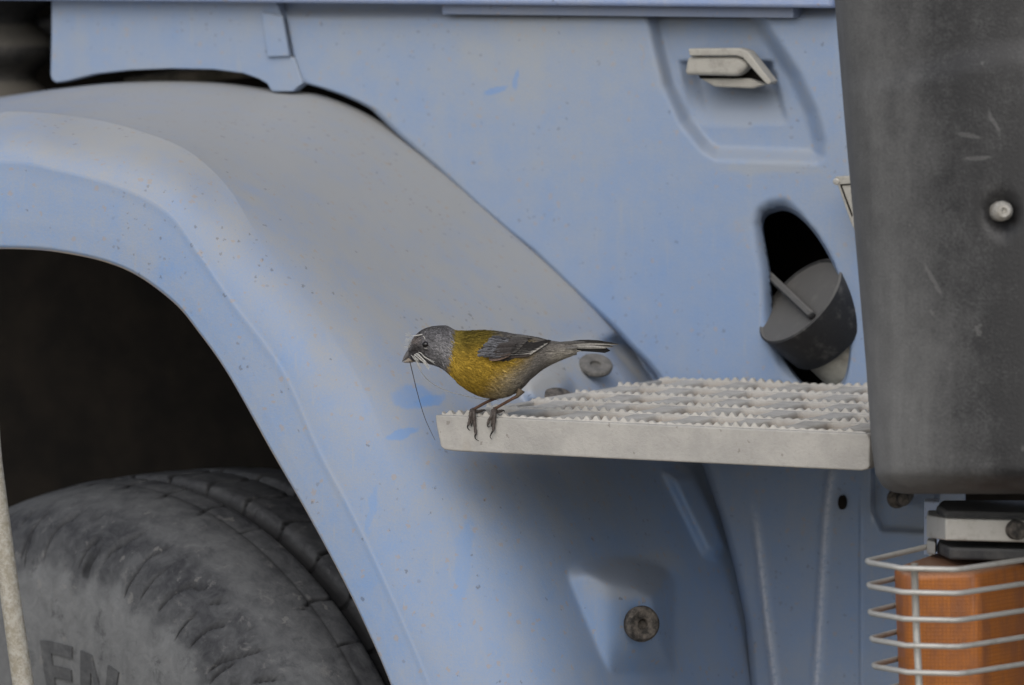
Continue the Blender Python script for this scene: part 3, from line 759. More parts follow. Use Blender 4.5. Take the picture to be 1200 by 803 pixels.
for y in yb:
    L_ = float(np.interp(y, bx, bxx)); row = []
    bot = max(0.0, (y-548)/31.0); roll = 0.05*(1-math.sqrt(max(0, 1-min(bot, 1)**2)))
    for j in range(-8, NT):
        if j < 0:
            k = -j/8; px = L_+10*k; off = -0.215+0.14*k; dst = 0.45
        else:
            k = j/(NT-1); px = L_+k*440
            off = -0.215-0.115*math.sqrt(1-(1-min(k*1.25, 1))**2)+0.05*max(0, k-0.5)
            # a soft horizontal crease in the moulding
            off -= 0.004*sstep(0, 1, np.clip((y-(70+20*math.cos(k*6)))/20, 0, 1))
            dst = 0.64*(1-sstep(0.05, 0.36, k))+0.02
            dst *= 0.8+0.3*sstep(200, 520, y)
        # dimple of the screw
        rr = math.hypot(px-1174, (y-250)/1.05); off += 0.010*(1-sstep(13, 21, rr))
        row.append(PD(px, y, off+roll*(1 if j >= 0 else 0.3))); colB.append(min(1, dst+0.25*bot*random.random()))
    rowsB.append(row)
# underside
for q in (0.06, 0.14):
    row = [PD(1056+ (0 if j < 0 else 440*j/(NT-1)), 579, (-0.215+0.14*(-j/8) if j < 0 else -0.215-0.115*math.sqrt(1-(1-min(j/(NT-1)*1.25, 1))**2)))+np.array([-0.02*q, q, 0]) for j in range(-8, NT)]
    rowsB.append(row); colB += [0.2]*len(row)
rb = np.array(rowsB)
mesh('bumper_corner', rb.reshape(-1, 3), grid_faces(rb.shape[0], rb.shape[1]), M_bump, truck, cols=np.stack([np.array(colB)]*3, 1))
sp_ = PD(1174, 247.5, -0.318)
axs = -c_f+0.25*c_u*0+0.1*c_r
lathe('bumper_screw', [(0.006, 0.0), (0.006, 0.0012), (0.0085, 0.0022), (0.0085, 0.0040), (0.006, 0.0062), (0.0, 0.0066), (-0.02, 0.0066)], plain('screw_head', (0.47, 0.455, 0.42), (0.28, 0.26, 0.22), 200, 0.5, 0.0003, 0.2), sp_, axs, truck, 26)

# --- turn signal lamp with its wire guard ------------------------------------------------
lamp = empty('turn_signal', PD(1130, 720, -0.2)); lamp.parent = truck; lamp.matrix_parent_inverse = Matrix.Translation(-Vector(truck.location))
n = N('amber_lens')
dn = n.noise(40, 5, 0.7, n.scale(n.co, (1.4, 1.4, 0.5))).outputs[0]; fine = n.noise(300, 4, 0.7).outputs[0]
col = n.mix(n.ramp(dn, 0.38, 0.64, 0.0, 0.9), (0.42, 0.135, 0.015), (0.24, 0.085, 0.03))
col = n.mix(n.math('MULTIPLY', n.ramp(n.nz()[2], 0.3, 0.9), 0.85), col, (0.25, 0.15, 0.10))
wv = n.t.nodes.new('ShaderNodeTexBrick'); wv.offset = 0.0
uv = n.t.nodes.new('ShaderNodeUVMap')
n.L(uv.outputs[0], wv.inputs['Vector']); wv.inputs['Scale'].default_value = 1.0
wv.inputs['Brick Width'].default_value = 0.0026; wv.inputs['Row Height'].default_value = 0.0026; wv.inputs['Mortar Size'].default_value = 0.0005; wv.inputs['Mortar Smooth'].default_value = 0.8
col = n.mix(n.math('MULTIPLY', wv.outputs['Fac'], n.ramp(dn, 0.35, 0.65, 0.45, 0.12)), col, (0.16, 0.045, 0.012))
col = n.mix(n.ramp(fine, 0.6, 0.8, 0, 0.35), col, (0.26, 0.17, 0.10))
M_lens = n.out(col, 0.42, n.bump(wv.outputs['Fac'], 0.0004, 0.3), spec=0.5)
n.b.inputs['Subsurface Weight'].default_value = 0.0
M_wire = plain('galvanised_wire', (0.46, 0.45, 0.42), (0.26, 0.24, 0.20), 120, 0.45, 0.0003, 0.35, lo=0.5, hi=0.85)
M_gask = plain('black_gasket', (0.030, 0.031, 0.034), (0.075, 0.073, 0.07), 60, 0.6, dustup=((0.15, 0.15, 0.15), 0.6))
def column(name, pts, hpx, mat, bev, shrink=(0, 0), uv_=False):
    P3 = np.array([PD(a, b, o) for a, b, o in pts]); hgt = hpx*MPX*0.95
    o = prism(name, P3, (shrink[0], shrink[1], -hgt), mat, lamp, bev, 3)
    if uv_:
        me = o.data; l = me.uv_layers.new(name='UVMap')
        per_ = [0.0]
        for i in range(1, len(P3)+1): per_.append(per_[-1]+np.linalg.norm(P3[i % len(P3)]-P3[i-1]))
        for p in me.polygons:
            nn = p.normal
            tg = Vector((0, 0, 1)).cross(nn)
            tg = tg.normalized() if tg.length > 0.2 else Vector((1, 0, 0))
            for li in p.loop_indices:
                c_ = me.vertices[me.loops[li].vertex_index].co
                l.data[li].uv = (c_.dot(tg), c_.z if abs(nn.z) < 0.8 else c_.y)
    return o
column('lens', [(1104,644,-0.13),(1047,664,-0.215),(1056,671,-0.245),(1068,672.5,-0.252),(1145,670,-0.252),(1158,667,-0.242),(1240,652,-0.17),(1240,644,-0.11)], 240, M_lens, 0.004, (0.006, 0.002), True)
column('gasket', [(1100,631,-0.14),(1098,636,-0.17),(1112,642,-0.215),(1240,645,-0.215),(1240,631,-0.12)], 14, M_gask, 0.002)
column('gasket', [(1102,586,-0.13),(1097,592,-0.17),(1106,599,-0.205),(1240,602,-0.205),(1240,586,-0.12)], 12, M_gask, 0.003)
column('lamp_bracket', [(1087,598,-0.14),(1086,604,-0.19),(1108,607.5,-0.222),(1240,611,-0.222),(1240,598,-0.12)], 26, M_wire, 0.0012)
column('bracket_hook', [(1087,630,-0.15),(1086,633,-0.17),(1096,635,-0.18),(1098,631,-0.15)], 16, M_steel, 0.001)
lathe('lamp_bolt', [(0.012, 0), (0.012, 0.004), (0.010, 0.0065), (0.0, 0.0068), (-0.01, 0.0068)], M_bolt, PD(1191, 621, -0.225), -c_f+0.1*c_r, lamp, 20)
column('lamp_post', [(1083,584,-0.02),(1083,588,-0.03),(1101,588,-0.05),(1101,584,-0.03)], 66, paint('lamp_post_paint', (0.30, 0.42, 0.68), (0.50, 0.52, 0.56), 0.5, 0.2), 0.001)
for i in range(7):
    dy = [0, 28, 59.5, 90.5, 122, 153.5, 185][i]; dx = [0, 1.5, 3.0, 5.0, 7.5, 9.5, 11.5][i]
    wp = [(1090,640+dy,-0.150),(1016.5+dx,657.5+dy,-0.240),(1018.5+dx,659.5+dy,-0.248),(1046+dx,664+dy,-0.278),(1056+dx,666+dy,-0.285),(1118+dx*0.5,667.5+dy,-0.290),(1130+dx*0.5,666.5+dy,-0.285),(1200,656+dy,-0.230),(1262,645+dy,-0.172)]
    P3 = np.array([PD(a, b, o) for a, b, o in wp]); Q = []
    for j in range(len(P3)):
        Q.append(P3[j])
    tube('guard_wire', Q, 0.0019, M_wire, lamp, 10)
tube('guard_bar', [PD(1071.5, 660, -0.276), PD(1074, 740, -0.276), PD(1079, 840, -0.276), PD(1081, 900, -0.276)], 0.0026, M_wire, lamp, 8)
tube('guard_bar', [PD(1091, 634, -0.152), PD(1092, 645, -0.152), PD(1101, 840, -0.152)], 0.0024, M_wire, lamp, 8)

# --- bellows of the air hose behind the cab, top left
bel = []
cb = PD(20, 96, 0.62); 
rows_ = []
pr_ = []
for i in range(0, 61):
    s_ = i/60; z_ = -0.02+0.15*s_; r_ = 0.040+0.011*math.cos(2*math.pi*(z_-0.031)/0.046); pr_.append((z_, r_))
lathe('air_hose', [(-0.03, 0.0)]+pr_+[(0.14, 0.0)], M_black, PD(0, 102, 0.66), (0.0, 0, 1), truck, 40)
tube('engine_pipe', [PD(-30, 30, 0.7), PD(20, 32, 0.68), PD(60, 30, 0.68), PD(120, 24, 0.68)], 0.008, plain('grey_pipe', (0.10, 0.10, 0.11), (0.2, 0.2, 0.2), 30), truck, 12)
tube('engine_pipe', [PD(150, 100, 0.62), PD(205, 92, 0.6), PD(255, 84, 0.6), PD(330, 78, 0.6)], 0.007, plain('dusty_pipe', (0.12, 0.115, 0.10), (0.28, 0.26, 0.22), 40), truck, 12)

# ------------------------------------------------------------------ ground
n = N('pale_gravel_ground')
a = n.noise(3, 6, 0.65).outputs[0]; b = n.noise(60, 5, 0.7).outputs[0]
col = n.mix(n.ramp(a, 0.35, 0.7), (0.36, 0.325, 0.275), (0.28, 0.25, 0.21)); col = n.mix(n.ramp(b, 0.5, 0.75, 0, 0.5), col, (0.34, 0.31, 0.27))
M_ground = n.out(col, 0.95, n.bump(b, 0.01, 0.6), spec=0.1)
g = mesh('ground', [(-600, -600, GZ), (600, -600, GZ), (600, 600, GZ), (-600, 600, GZ)], [(0, 1, 2, 3)], M_ground, None, smooth=False)
g['kind'] = 'structure'
truck.location.z = 0.0

# ------------------------------------------------------------------ pole at the left edge
n = N('flaking_pole_paint')
a = n.noise(170, 6, 0.75).outputs[0]; b = n.noise(500, 3).outputs[0]
col = n.mix(n.ramp(a, 0.35, 0.65), (0.27, 0.245, 0.19), (0.42, 0.40, 0.35)); col = n.mix(n.ramp(b, 0.55, 0.75, 0, 0.5), col, (0.15, 0.13, 0.10))
M_pole = n.out(col, 0.85, n.bump(a, 0.001, 0.8), spec=0.2)
pts = [PD(a_, b_, -0.10) for a_, b_ in ((-20, 400), (-13, 470), (-8, 540), (2, 620), (11, 690), (21, 760), (29, 815), (45, 930), (60, 1050))]
pts.append(pts[-1]+(pts[-1]-pts[-2])*((pts[-1][2]-GZ)/(pts[-2][2]-pts[-1][2])))
pc_ = catmull(pts, 60)
pole = tube('pole', pc_, np.linspace(0.0058, 0.0085, 60), M_pole, None, 16)
pole['label'] = 'thin leaning pole with flaking pale paint standing before the tyre'; pole['category'] = 'pole'

# ================================================================== bird
def attr_mat(name, rough=0.85, spec=0.15, streak=None, amp=0.35):
    n = N(name)
    at = n.t.nodes.new('ShaderNodeAttribute'); at.attribute_name = 'Col'
    f = n.noise(900, 4, 0.7).outputs[0]
    hsv = n.t.nodes.new('ShaderNodeHueSaturation'); n.L(at.outputs['Color'], hsv.inputs['Color'])
    n.L(n.ramp(f, 0.25, 0.75, 1-amp, 1+amp), hsv.inputs['Value'])
    return n.out(hsv.outputs[0], rough, n.bump(f, 0.0004, 0.5), spec=spec)
M_feather = attr_mat('feather'); M_bird_skin = attr_mat('down_feather')
OFF = depth_of(PY(np.array(568.), np.array(486.), 0.0))-D0
bird = empty('bird', PY(np.array(568.), np.array(487.), 0.0))
bird['label'] = 'small finch with grey head and yellow breast perched on the step edge'; bird['category'] = 'bird'
def BP(px, py, off=0.0): return PD(px, py, OFF+np.asarray(off, float))

BS = np.array([(478.5,406,419,4.5),(480.5,403,421.5,6.5),(484,397,423.2,9.5),(488,392.3,424,12),(494,387.3,425,14.5),(502,384,426.2,17),(510,382.5,428.5,18.5),(518,381.8,432,19),(525,382.6,437.5,20),(531,386,443,21.5),
      (537,388.5,448.5,24),(545,388.6,454.5,27),(555,388.2,460.5,30),(566,387.9,464.5,32),(578,388.5,466,33),(590,390,465.2,32.5),(601,392,461.5,31),(611,393.3,455,28),(620,395,445.5,24),(630,397,436.5,20),(642,400,428.3,15),(654,402,422.5,11),(666,403,417.5,7.5),(676,404,414,4.5)], float)
def bsec(x):
    return [np.interp(x, BS[:, 0], BS[:, k]) for k in (1, 2, 3)]
# smooth stations
BSs = catmull(BS, 150)
def body_pt(s, th, lift=0.0):
    """s in 0..1 along the body, th: 0 top, pi/2 towards the camera, pi bottom"""
    q = np.interp(s*149, np.arange(150), np.arange(150)); i = np.minimum(q.astype(int), 148); u = q-i
    r = BSs[i]*(1-u)[:, None]+BSs[i+1]*u[:, None]
    cx, top, bot, hw = r.T
    cy = (top+bot)/2; hh_ = (bot-top)/2
    ct, st_ = np.cos(th), np.sin(th)
    ly = np.sign(ct)*np.abs(ct)**0.92; lz = np.sign(st_)*np.abs(st_)**0.92
    sc = 1+lift/np.maximum(hh_, 4)
    return cx, cy-hh_*ly*sc, -hw*MPX*lz*sc
def lerp3(a, b, k): return a*(1-k)[:, None]+b*k[:, None]
def body_col(px, py):
    px = np.asarray(px, float); py = np.asarray(py, float); n_ = len(px)
    c = np.zeros((n_, 3))
    grey = np.tile([0.125, 0.122, 0.128], (n_, 1))
    grey = lerp3(grey, np.tile([0.19, 0.187, 0.19], (n_, 1)), sstep(500, 516, px)*sstep(392, 404, py)*sstep(436, 415, py)*0.55)
    grey = lerp3(grey, np.tile([0.045, 0.042, 0.042], (n_, 1)), sstep(13, 4, np.hypot((px-490)*0.75, (py-409.5)*1.4)))
    grey = lerp3(grey, np.tile([0.17, 0.135, 0.115], (n_, 1)), 0.5*sstep(9, 3, np.hypot(px-486, py-398)))
    grey = lerp3(grey, np.tile([0.08, 0.08, 0.085], (n_, 1)), 0.5*sstep(391, 383, py))
    olive = np.tile([0.135, 0.100, 0.018], (n_, 1)); yel = np.tile([0.275, 0.178, 0.024], (n_, 1))
    c = lerp3(olive, yel, sstep(396, 424, py+0.15*(px-545)))
    bel = np.tile([0.35, 0.305, 0.22], (n_, 1)); c = lerp3(c, bel, sstep(0, 1, (px-570)/48+(py-440)/60)*sstep(422, 445, py))
    flank = np.tile([0.150, 0.138, 0.125], (n_, 1)); c = lerp3(c, flank, sstep(592, 622, px+0.35*(py-440)))
    rump = np.tile([0.115, 0.108, 0.105], (n_, 1)); c = lerp3(c, rump, sstep(570, 592, px)*sstep(405, 392, py))
    vent = np.tile([0.27, 0.25, 0.21], (n_, 1)); c = lerp3(c, vent, sstep(635, 655, px)*sstep(405, 417, py-0.0*(px)))
    hb = sstep(1.8, -1.8, px-(533-(py-388)*0.17)); c = lerp3(c, grey, hb)
    mot = 1+0.16*np.sin(px*0.55+1.7*np.sin(py*0.31))*np.sin(py*0.47+1.3*np.sin(px*0.23))+0.10*np.sin(px*1.3+py*0.9)*np.sin(py*1.1-px*0.5)
    c *= mot[:, None]
    # shade of the neck and shoulder fold, painted into the colour
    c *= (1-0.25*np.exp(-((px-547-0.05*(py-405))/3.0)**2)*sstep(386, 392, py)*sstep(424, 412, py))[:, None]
    return c
nU, nT = 110, 44
ss, th = np.meshgrid(np.linspace(0, 1, nU), np.linspace(0, 2*math.pi, nT, endpoint=False), indexing='ij')
cx, cy, of = body_pt(ss.ravel(), th.ravel())
Vb = BP(cx, cy, of)
Fb = grid_faces(nU, nT, False, True)+[tuple(range(nT)), tuple((nU-1)*nT+k for k in range(nT))[::-1]]
mesh('body', Vb, Fb, M_bird_skin, bird, cols=body_col(cx, cy)*0.85)

# plumage: thousands of narrow barbs laid along the body
NF = 15000
s0 = rng.random(NF)**1.0*0.985; th0 = rng.random(NF)*2*math.pi
front_half = rng.random(NF) < 0.72
th0 = np.where(front_half, rng.random(NF)*math.pi, th0)
px0, py0, o0 = body_pt(s0, th0, 0.15)
head = px0 < 531
ln = np.where(head, rng.uniform(3.0, 6.0, NF), rng.uniform(6, 13, NF)); wd = np.where(head, rng.uniform(0.35, 0.75, NF), rng.uniform(0.45, 1.0, NF))
lift = np.where(head, rng.uniform(0.1, 0.7, NF), rng.uniform(0.2, 2.3, NF))
ds = ln/200.0
# arc fraction along the outline stations (they are unevenly spaced): convert px length to s
xs_ = BSs[:, 0]
def s_of_x(x): return np.interp(x, xs_, np.linspace(0, 1, 150))
s1 = np.clip(s_of_x(np.interp(s0, np.linspace(0, 1, 150), xs_)+ln*0.55), 0, 1); s2 = np.clip(s_of_x(np.interp(s0, np.linspace(0, 1, 150), xs_)+ln), 0, 1)
dth = rng.normal(0.05, 0.08, NF)*np.where(np.sin(th0) > 0, 1, -1)
p0 = body_pt(s0, th0, 0.1); p1 = body_pt(s1, th0+dth*0.6, 0.25+lift*0.5); p2 = body_pt(s2, th0+dth, lift)
q0 = BP(p0[0], p0[1], p0[2]); q1 = BP(p1[0], p1[1], p1[2]); q2 = BP(p2[0], p2[1], p2[2])
t_ = q2-q0; ax_ctr = BP(p1[0], 0.5*(np.interp(p1[0], BS[:, 0], BS[:, 1])+np.interp(p1[0], BS[:, 0], BS[:, 2])), 0*p1[0])
nrm = q1-ax_ctr; sd = np.cross(t_, nrm); sd /= np.linalg.norm(sd, axis=1)[:, None]+1e-12
hwid = (wd*MPX)[:, None]
Vf = np.stack([q0, q1-sd*hwid, q2, q1+sd*hwid], 1).reshape(-1, 3)
Ff = [(4*i, 4*i+1, 4*i+2, 4*i+3) for i in range(NF)]
cf = body_col(p1[0]+rng.normal(0, 1.4, NF), p1[1]+rng.normal(0, 1.4, NF))
vary = np.exp(rng.normal(0, 0.15, NF)); vary = np.where(head, np.exp(rng.normal(0, 0.36, NF)), vary)
cf = np.clip(cf*vary[:, None], 0, 0.8)
# a few pale flecks on brow and behind the bill
cf = np.repeat(cf, 4, 0)
pl = mesh('plumage', Vf, Ff, M_feather, bird, smooth=False, cols=cf); pl['kind'] = 'stuff'

# generic flat curved feather
def feather(name, pts, wpx, offs, c_mid, c_edge, parent, edge=0.30, both=False, camber=0.0006, tip=0.5, nst=10):
    P = catmull(np.array(pts, float), nst); k = np.linspace(0, 1, nst)
    o_ = np.interp(k, np.linspace(0, 1, len(offs)), offs)
    d_ = np.gradient(P, axis=0); d_ /= np.hypot(d_[:, 0], d_[:, 1])[:, None]; nr = np.stack([-d_[:, 1], d_[:, 0]], 1)
    wv_ = wpx*0.5*np.clip(np.minimum(0.55+k*2.2, 1)*np.sqrt(np.clip((1.0-k)/tip, 0.012, 1)), 0.05, 1)
    V_ = []; C_ = []
    lanes = [-1, -1+edge, 0, 1-edge, 1]
    for i in range(nst):
        for l in lanes:
            q = P[i]+nr[i]*wv_[i]*l
            V_.append(BP(q[0], q[1], o_[i]-camber*(1-l*l)))
            c = c_edge if (l >= 1-edge*1.01 and l > 0) or (both and abs(l) >= 1-edge*1.01) else c_mid
            if l == 0: c = tuple(x*0.8 for x in c_mid)
            C_.append(c)
    return mesh(name, V_, grid_faces(nst, 5), M_feather, parent, cols=np.array(C_))
def surf_off(px, py, lift=1.0):
    top, bot, hw = bsec(px); c = (top+bot)/2; h_ = (bot-top)/2
    v = np.clip(1-((py-c)/h_)**2, 0.02, 1); return -hw*MPX*math.sqrt(v)-lift*MPX

# wing
wing = empty('wing', BP(600, 405, -0.02)); wing.parent = bird; wing.matrix_parent_inverse = Matrix.Translation(-Vector(bird.location))
# under-shape of the folded wing
ol = [(559,409.5),(563,401),(571,395),(585,391),(600,391.5),(615,392.8),(632,395.5),(646,399.5),(640,402.5),(626,409),(612,416.5),(598,423.5),(586,424.5),(575,421.5),(566,417)]
ol = np.array(ol, float); oc = ol.mean(0)
Vw = []; ncr = 6
for r_ in np.linspace(1, 0.05, ncr):
    for p in ol:
        q = oc+(p-oc)*r_; Vw.append(BP(q[0], q[1], surf_off(q[0], q[1], 1.0+3.2*(1-r_**3)*(1 if q[0] < 625 else .5))))
mesh('wing_covert', Vw, grid_faces(ncr, len(ol), False, True), M_feather, wing, cols=np.tile([0.035, 0.032, 0.03], (len(Vw), 1)))
def wf(name, pts, w_, lift, cm, ce, edge=0.3, both=False, tip=0.5):
    return feather(name, pts, w_, [surf_off(p[0], p[1], lift+0.8*i) for i, p in enumerate(pts)], cm, ce, wing, edge, both, tip=tip)
dk = (0.024, 0.022, 0.021); pale = (0.42, 0.40, 0.37); br = (0.075, 0.062, 0.055)
# primaries and secondaries: long, dark, pale fringes, converging on the wing tip
for i in range(7):
    y0 = 417.5-1.9*i; x0_ = 590+2.3*i
    tipx = 622+4.0*i; tipy = 414.2-2.5*i
    wf('flight_feather', [(x0_, y0), ((x0_+tipx)/2+4, (y0+tipy)/2+0.8), (tipx, tipy)], 5.2, 3.2+0.75*i, dk, (0.55, 0.53, 0.49) if 0 < i < 6 else br, 0.55, tip=0.22)
# tertials, greyish brown with light fringes
for i in range(5):
    g_ = 0.8+0.14*i
    wf('tertial', [(588+2*i, 413-3.4*i), (598+2.5*i, 411.4-3.1*i), (607+3.0*i, 410-2.9*i)], 6.6, 6.6+0.5*i, (0.050*g_, 0.046*g_, 0.044*g_), (0.165*g_, 0.156*g_, 0.145*g_), 0.32, tip=0.4)
# dark tips seen between the tertials
wf('tertial', [(600, 395.6), (612, 395.4), (624, 396.4)], 4.6, 9.4, (0.10, 0.095, 0.09), (0.04, 0.037, 0.035), 0.5, tip=0.4)
# greater coverts with rusty fringes
for i in range(6):
    cm_ = (0.040, 0.034, 0.032) if i % 2 == 0 else (0.060, 0.054, 0.052)
    wf('greater_covert', [(573+2.2*i, 420.6-3.2*i), (584+2.2*i, 419.8-3.2*i), (597.5+1.8*i, 416.5-2.8*i)], 5.6, 7.6+0.45*i, cm_, (0.19, 0.135, 0.105) if i in (0, 1) else (0.085, 0.08, 0.078), 0.30, tip=0.5)
# lesser coverts: small bluish grey scales on the shoulder, ragged at the border
for r_ in range(9):
    for c_ in range(9):
        v_ = c_*2.5; x_ = 560.5+r_*3.4+v_*0.85+random.uniform(-1.2, 1.2); y_ = 415.5-v_+r_*0.55+random.uniform(-1, 1)
        if y_ < 391.5+max(0, (x_-590)*0.1) or x_ > 598 or (x_ > 584 and y_ > 409): continue
        g_ = random.uniform(0.55, 1.15)*(0.75 if y_ < 398 else 1.0)
        wf('lesser_covert', [(x_-2, y_+0.2), (x_+2.5, y_), (x_+6.5+random.uniform(-1, 1.5), y_-0.2+random.uniform(-.8, .8))], random.uniform(2.6, 4.0), 9.2-0.28*r_, (0.105*g_, 0.106*g_, 0.115*g_), (0.145*g_, 0.145*g_, 0.155*g_), 0.4, True, tip=0.7)

# tail
tail = empty('tail', BP(660, 409, 0)); tail.parent = bird; tail.matrix_parent_inverse = Matrix.Translation(-Vector(bird.location))
lt = (0.34, 0.325, 0.30)
T = [([(640,413),(668,408.5),(692,408.8),(715,411)], 7.0, (0.012,0.011,0.011), (0.02,0.02,0.02), 0.0, 0.10),
     ([(640,411),(668,405.5),(694,404.6),(719,406.6)], 5.6, (0.03,0.029,0.027), lt, -0.001, 0.3),
     ([(640,410),(668,406.8),(688,406.4),(710,408.2)], 5.0, lt, (0.22,0.21,0.19), -0.0016, 0.3),
     ([(640,408),(664,404.2),(692,401.6),(725,403.8)], 5.4, (0.022,0.021,0.02), lt, -0.0024, 0.25),
     ([(640,406),(662,403.4),(680,400.6),(707,400)], 4.6, (0.022,0.021,0.02), (0.05,0.048,0.045), -0.0028, 0.3),
     ([(640,404),(658,402.4),(672,401.6),(688,401.2)], 4.0, (0.09,0.087,0.082), (0.14,0.13,0.125), -0.0034, 0.4),
     ([(632,419),(650,415.5),(664,413),(681,411.2)], 5.6, (0.27,0.25,0.215), (0.20,0.19,0.17), -0.003, 0.6),
     ([(628,424),(644,420),(658,416.6),(671,413.6)], 6.0, (0.26,0.24,0.205), (0.18,0.17,0.15), -0.0045, 0.6),
     ([(632,412),(648,410.4),(662,408.6),(678,407.2)], 6.0, (0.15,0.143,0.135), (0.20,0.19,0.17), -0.0052, 0.6)]
for pts_, w_, cm, ce, o_, tp in T:
    feather('tail_feather', pts_, w_, [o_-0.002, o_-0.001, o_, o_], cm, ce, tail, 0.55, tip=tp)
    
# bill
bill = empty('bill', BP(478, 415, 0)); bill.parent = bird; bill.matrix_parent_inverse = Matrix.Translation(-Vector(bird.location))
def cone(name, base_top, base_bot, tip_, hw, c0, c1, bend=0.0):
    V_ = []; C_ = []; n1, n2 = 8, 14
    bt, bb_, tp = np.array(base_top, float), np.array(base_bot, float), np.array(tip_, float)
    for i in range(n1):
        k = i/(n1-1); kk = 1-(1-k)**1.15
        ctr = (bt+bb_)/2*(1-kk)+tp*kk; half = (bb_-bt)/2*(1-k**1.25)*1.0
        ctr = ctr+np.array([-0.6, -0.9])*bend*math.sin(math.pi*k)
        for j in range(n2):
            a_ = 2*math.pi*j/n2; q = ctr+half*(-math.cos(a_))
            V_.append(BP(q[0], q[1], -hw*MPX*(1-k**1.3)*math.sin(a_))); C_.append(np.array(c0)*(1-k)+np.array(c1)*k)
    return mesh(name, V_, grid_faces(n1, n2, False, True)+[tuple(range(n2)), tuple((n1-1)*n2+j for j in range(n2))], M_bill, bill, cols=np.array(C_))
M_bill = attr_mat('bill_horn', 0.45, 0.4, amp=0.15)
cone('upper_mandible', (481, 406.5), (484.5, 416.5), (470.8, 424.9), 4.8, (0.075, 0.072, 0.075), (0.13, 0.125, 0.12), 1.0)
cone('lower_mandible', (483.5, 415.0), (488, 423.6), (472.0, 424.9), 4.4, (0.25, 0.205, 0.16), (0.19, 0.17, 0.15), -0.5)

# eye with a pale lower ring
M_eye = N('eye').out((0.006, 0.005, 0.005), 0.08, spec=0.4)
eo = surf_off(499.5, 403.8, 0.2)
ec = BP(499.4, 403.8, eo+0.0012)
V_ = []; 
for i in range(13):
    a_ = math.pi*i/12
    for j in range(20):
        b_ = 2*math.pi*j/20
        V_.append(ec+MPX*(4.6*math.sin(a_)*math.cos(b_)*c_r+3.9*math.sin(a_)*math.sin(b_)*c_u-3.6*math.cos(a_)*c_f))
mesh('eye', V_, grid_faces(13, 20, False, True), M_eye, bird)
rg = [ec+MPX*(5.1*math.cos(a_)*c_r+4.5*math.sin(a_)*c_u)-c_f*0.0014 for a_ in np.linspace(math.radians(-115), math.radians(0), 16)]
V_, F_ = tube_arrays(rg, np.concatenate([np.linspace(0.00012, 0.00026, 8), np.linspace(0.00026, 0.0001, 8)]), 6)
mesh('eye_ring', V_, F_, M_feather, bird, cols=np.tile([0.5, 0.48, 0.43], (len(V_), 1)))

# legs with toes and claws
M_leg = attr_mat('leg_scale', 0.6, 0.3, amp=0.45)
def skin_chain(V, F, Cc, pts, rad, col):
    v, f = tube_arrays(pts, rad, 8); o = len(V); V += list(v); F += [tuple(o+i for i in q) for q in f]; Cc += [col]*len(v)
def leg(shank, toes, thigh):
    V, F, Cc = [], [], []
    br_ = (0.105, 0.058, 0.038); dkc = (0.075, 0.062, 0.055); bk = (0.015, 0.013, 0.012)
    skin_chain(V, F, Cc, catmull([BP(*p) for p in thigh], 8), np.linspace(5.2, 1.9, 8)*MPX, (0.13, 0.10, 0.07))
    sh = catmull([BP(*p) for p in shank], 12); rr = np.interp(np.linspace(0, 1, 12), [0, 0.2, 0.85, 1], [2.3, 1.75, 1.7, 2.6])*MPX
    skin_chain(V, F, Cc, sh, rr, br_)
    for pts, claw in toes:
        T_ = catmull([BP(*p) for p in pts], 22)
        rad = np.interp(np.linspace(0, 1, 22), [0, 0.5, 1], [2.3, 1.95, 1.6])*(1+0.13*np.sin(np.linspace(0, 5*math.pi*2, 22)))*MPX
        skin_chain(V, F, Cc, T_, rad, dkc)
        K = catmull([BP(*p) for p in claw], 12); skin_chain(V, F, Cc, K, np.linspace(1.25, 0.2, 12)*MPX, bk)
    return mesh('leg', V, F, M_leg, bird, cols=np.array(Cc))
fz = lambda px: depth_of(PY(np.array(float(px)), np.array(490.), 0.0))-D0-OFF-0.0020   # just in front of the step's face
f1, f2 = fz(555), fz(579)
leg([(583,465.6,0.004),(570,471.5,0.004),(560,477,f1+0.004),(554.5,480.2,f1+0.003)],
    [([(554.5,480.5,f1+0.003),(555.4,485.5,f1-0.0008),(556.4,498,f1),(557.5,509,f1)], [(557.5,508.5,f1),(556.6,511.5,f1-0.0006),(557.6,514.6,f1-0.0003),(561.5,516.7,f1+0.0006)]),
     ([(553,480.5,f1+0.003),(551.4,485.5,f1-0.0008),(550.6,492,f1),(548.6,498.6,f1)], [(548.6,498,f1),(547.9,500.5,f1-0.0006),(549,503.2,f1-0.0004),(551.2,504.7,f1+0.0004)]),
     ([(555.5,481.5,f1+0.003),(554.0,486,f1),(553.0,492,f1+0.0006),(552.6,496,f1+0.001)], [(552.6,496,f1+0.001),(552.2,498,f1+0.0006),(553,500.3,f1+0.001)]),
     ([(555,481.5,f1+0.004),(560,482.3,f1+0.005),(565,481.2,f1+0.008)], [(565,481.2,f1+0.008),(568,480.6,f1+0.009),(569.6,482.6,f1+0.010)])],
    [(592,459,0.004),(586,463.5,0.004),(582.5,465.9,0.004)])
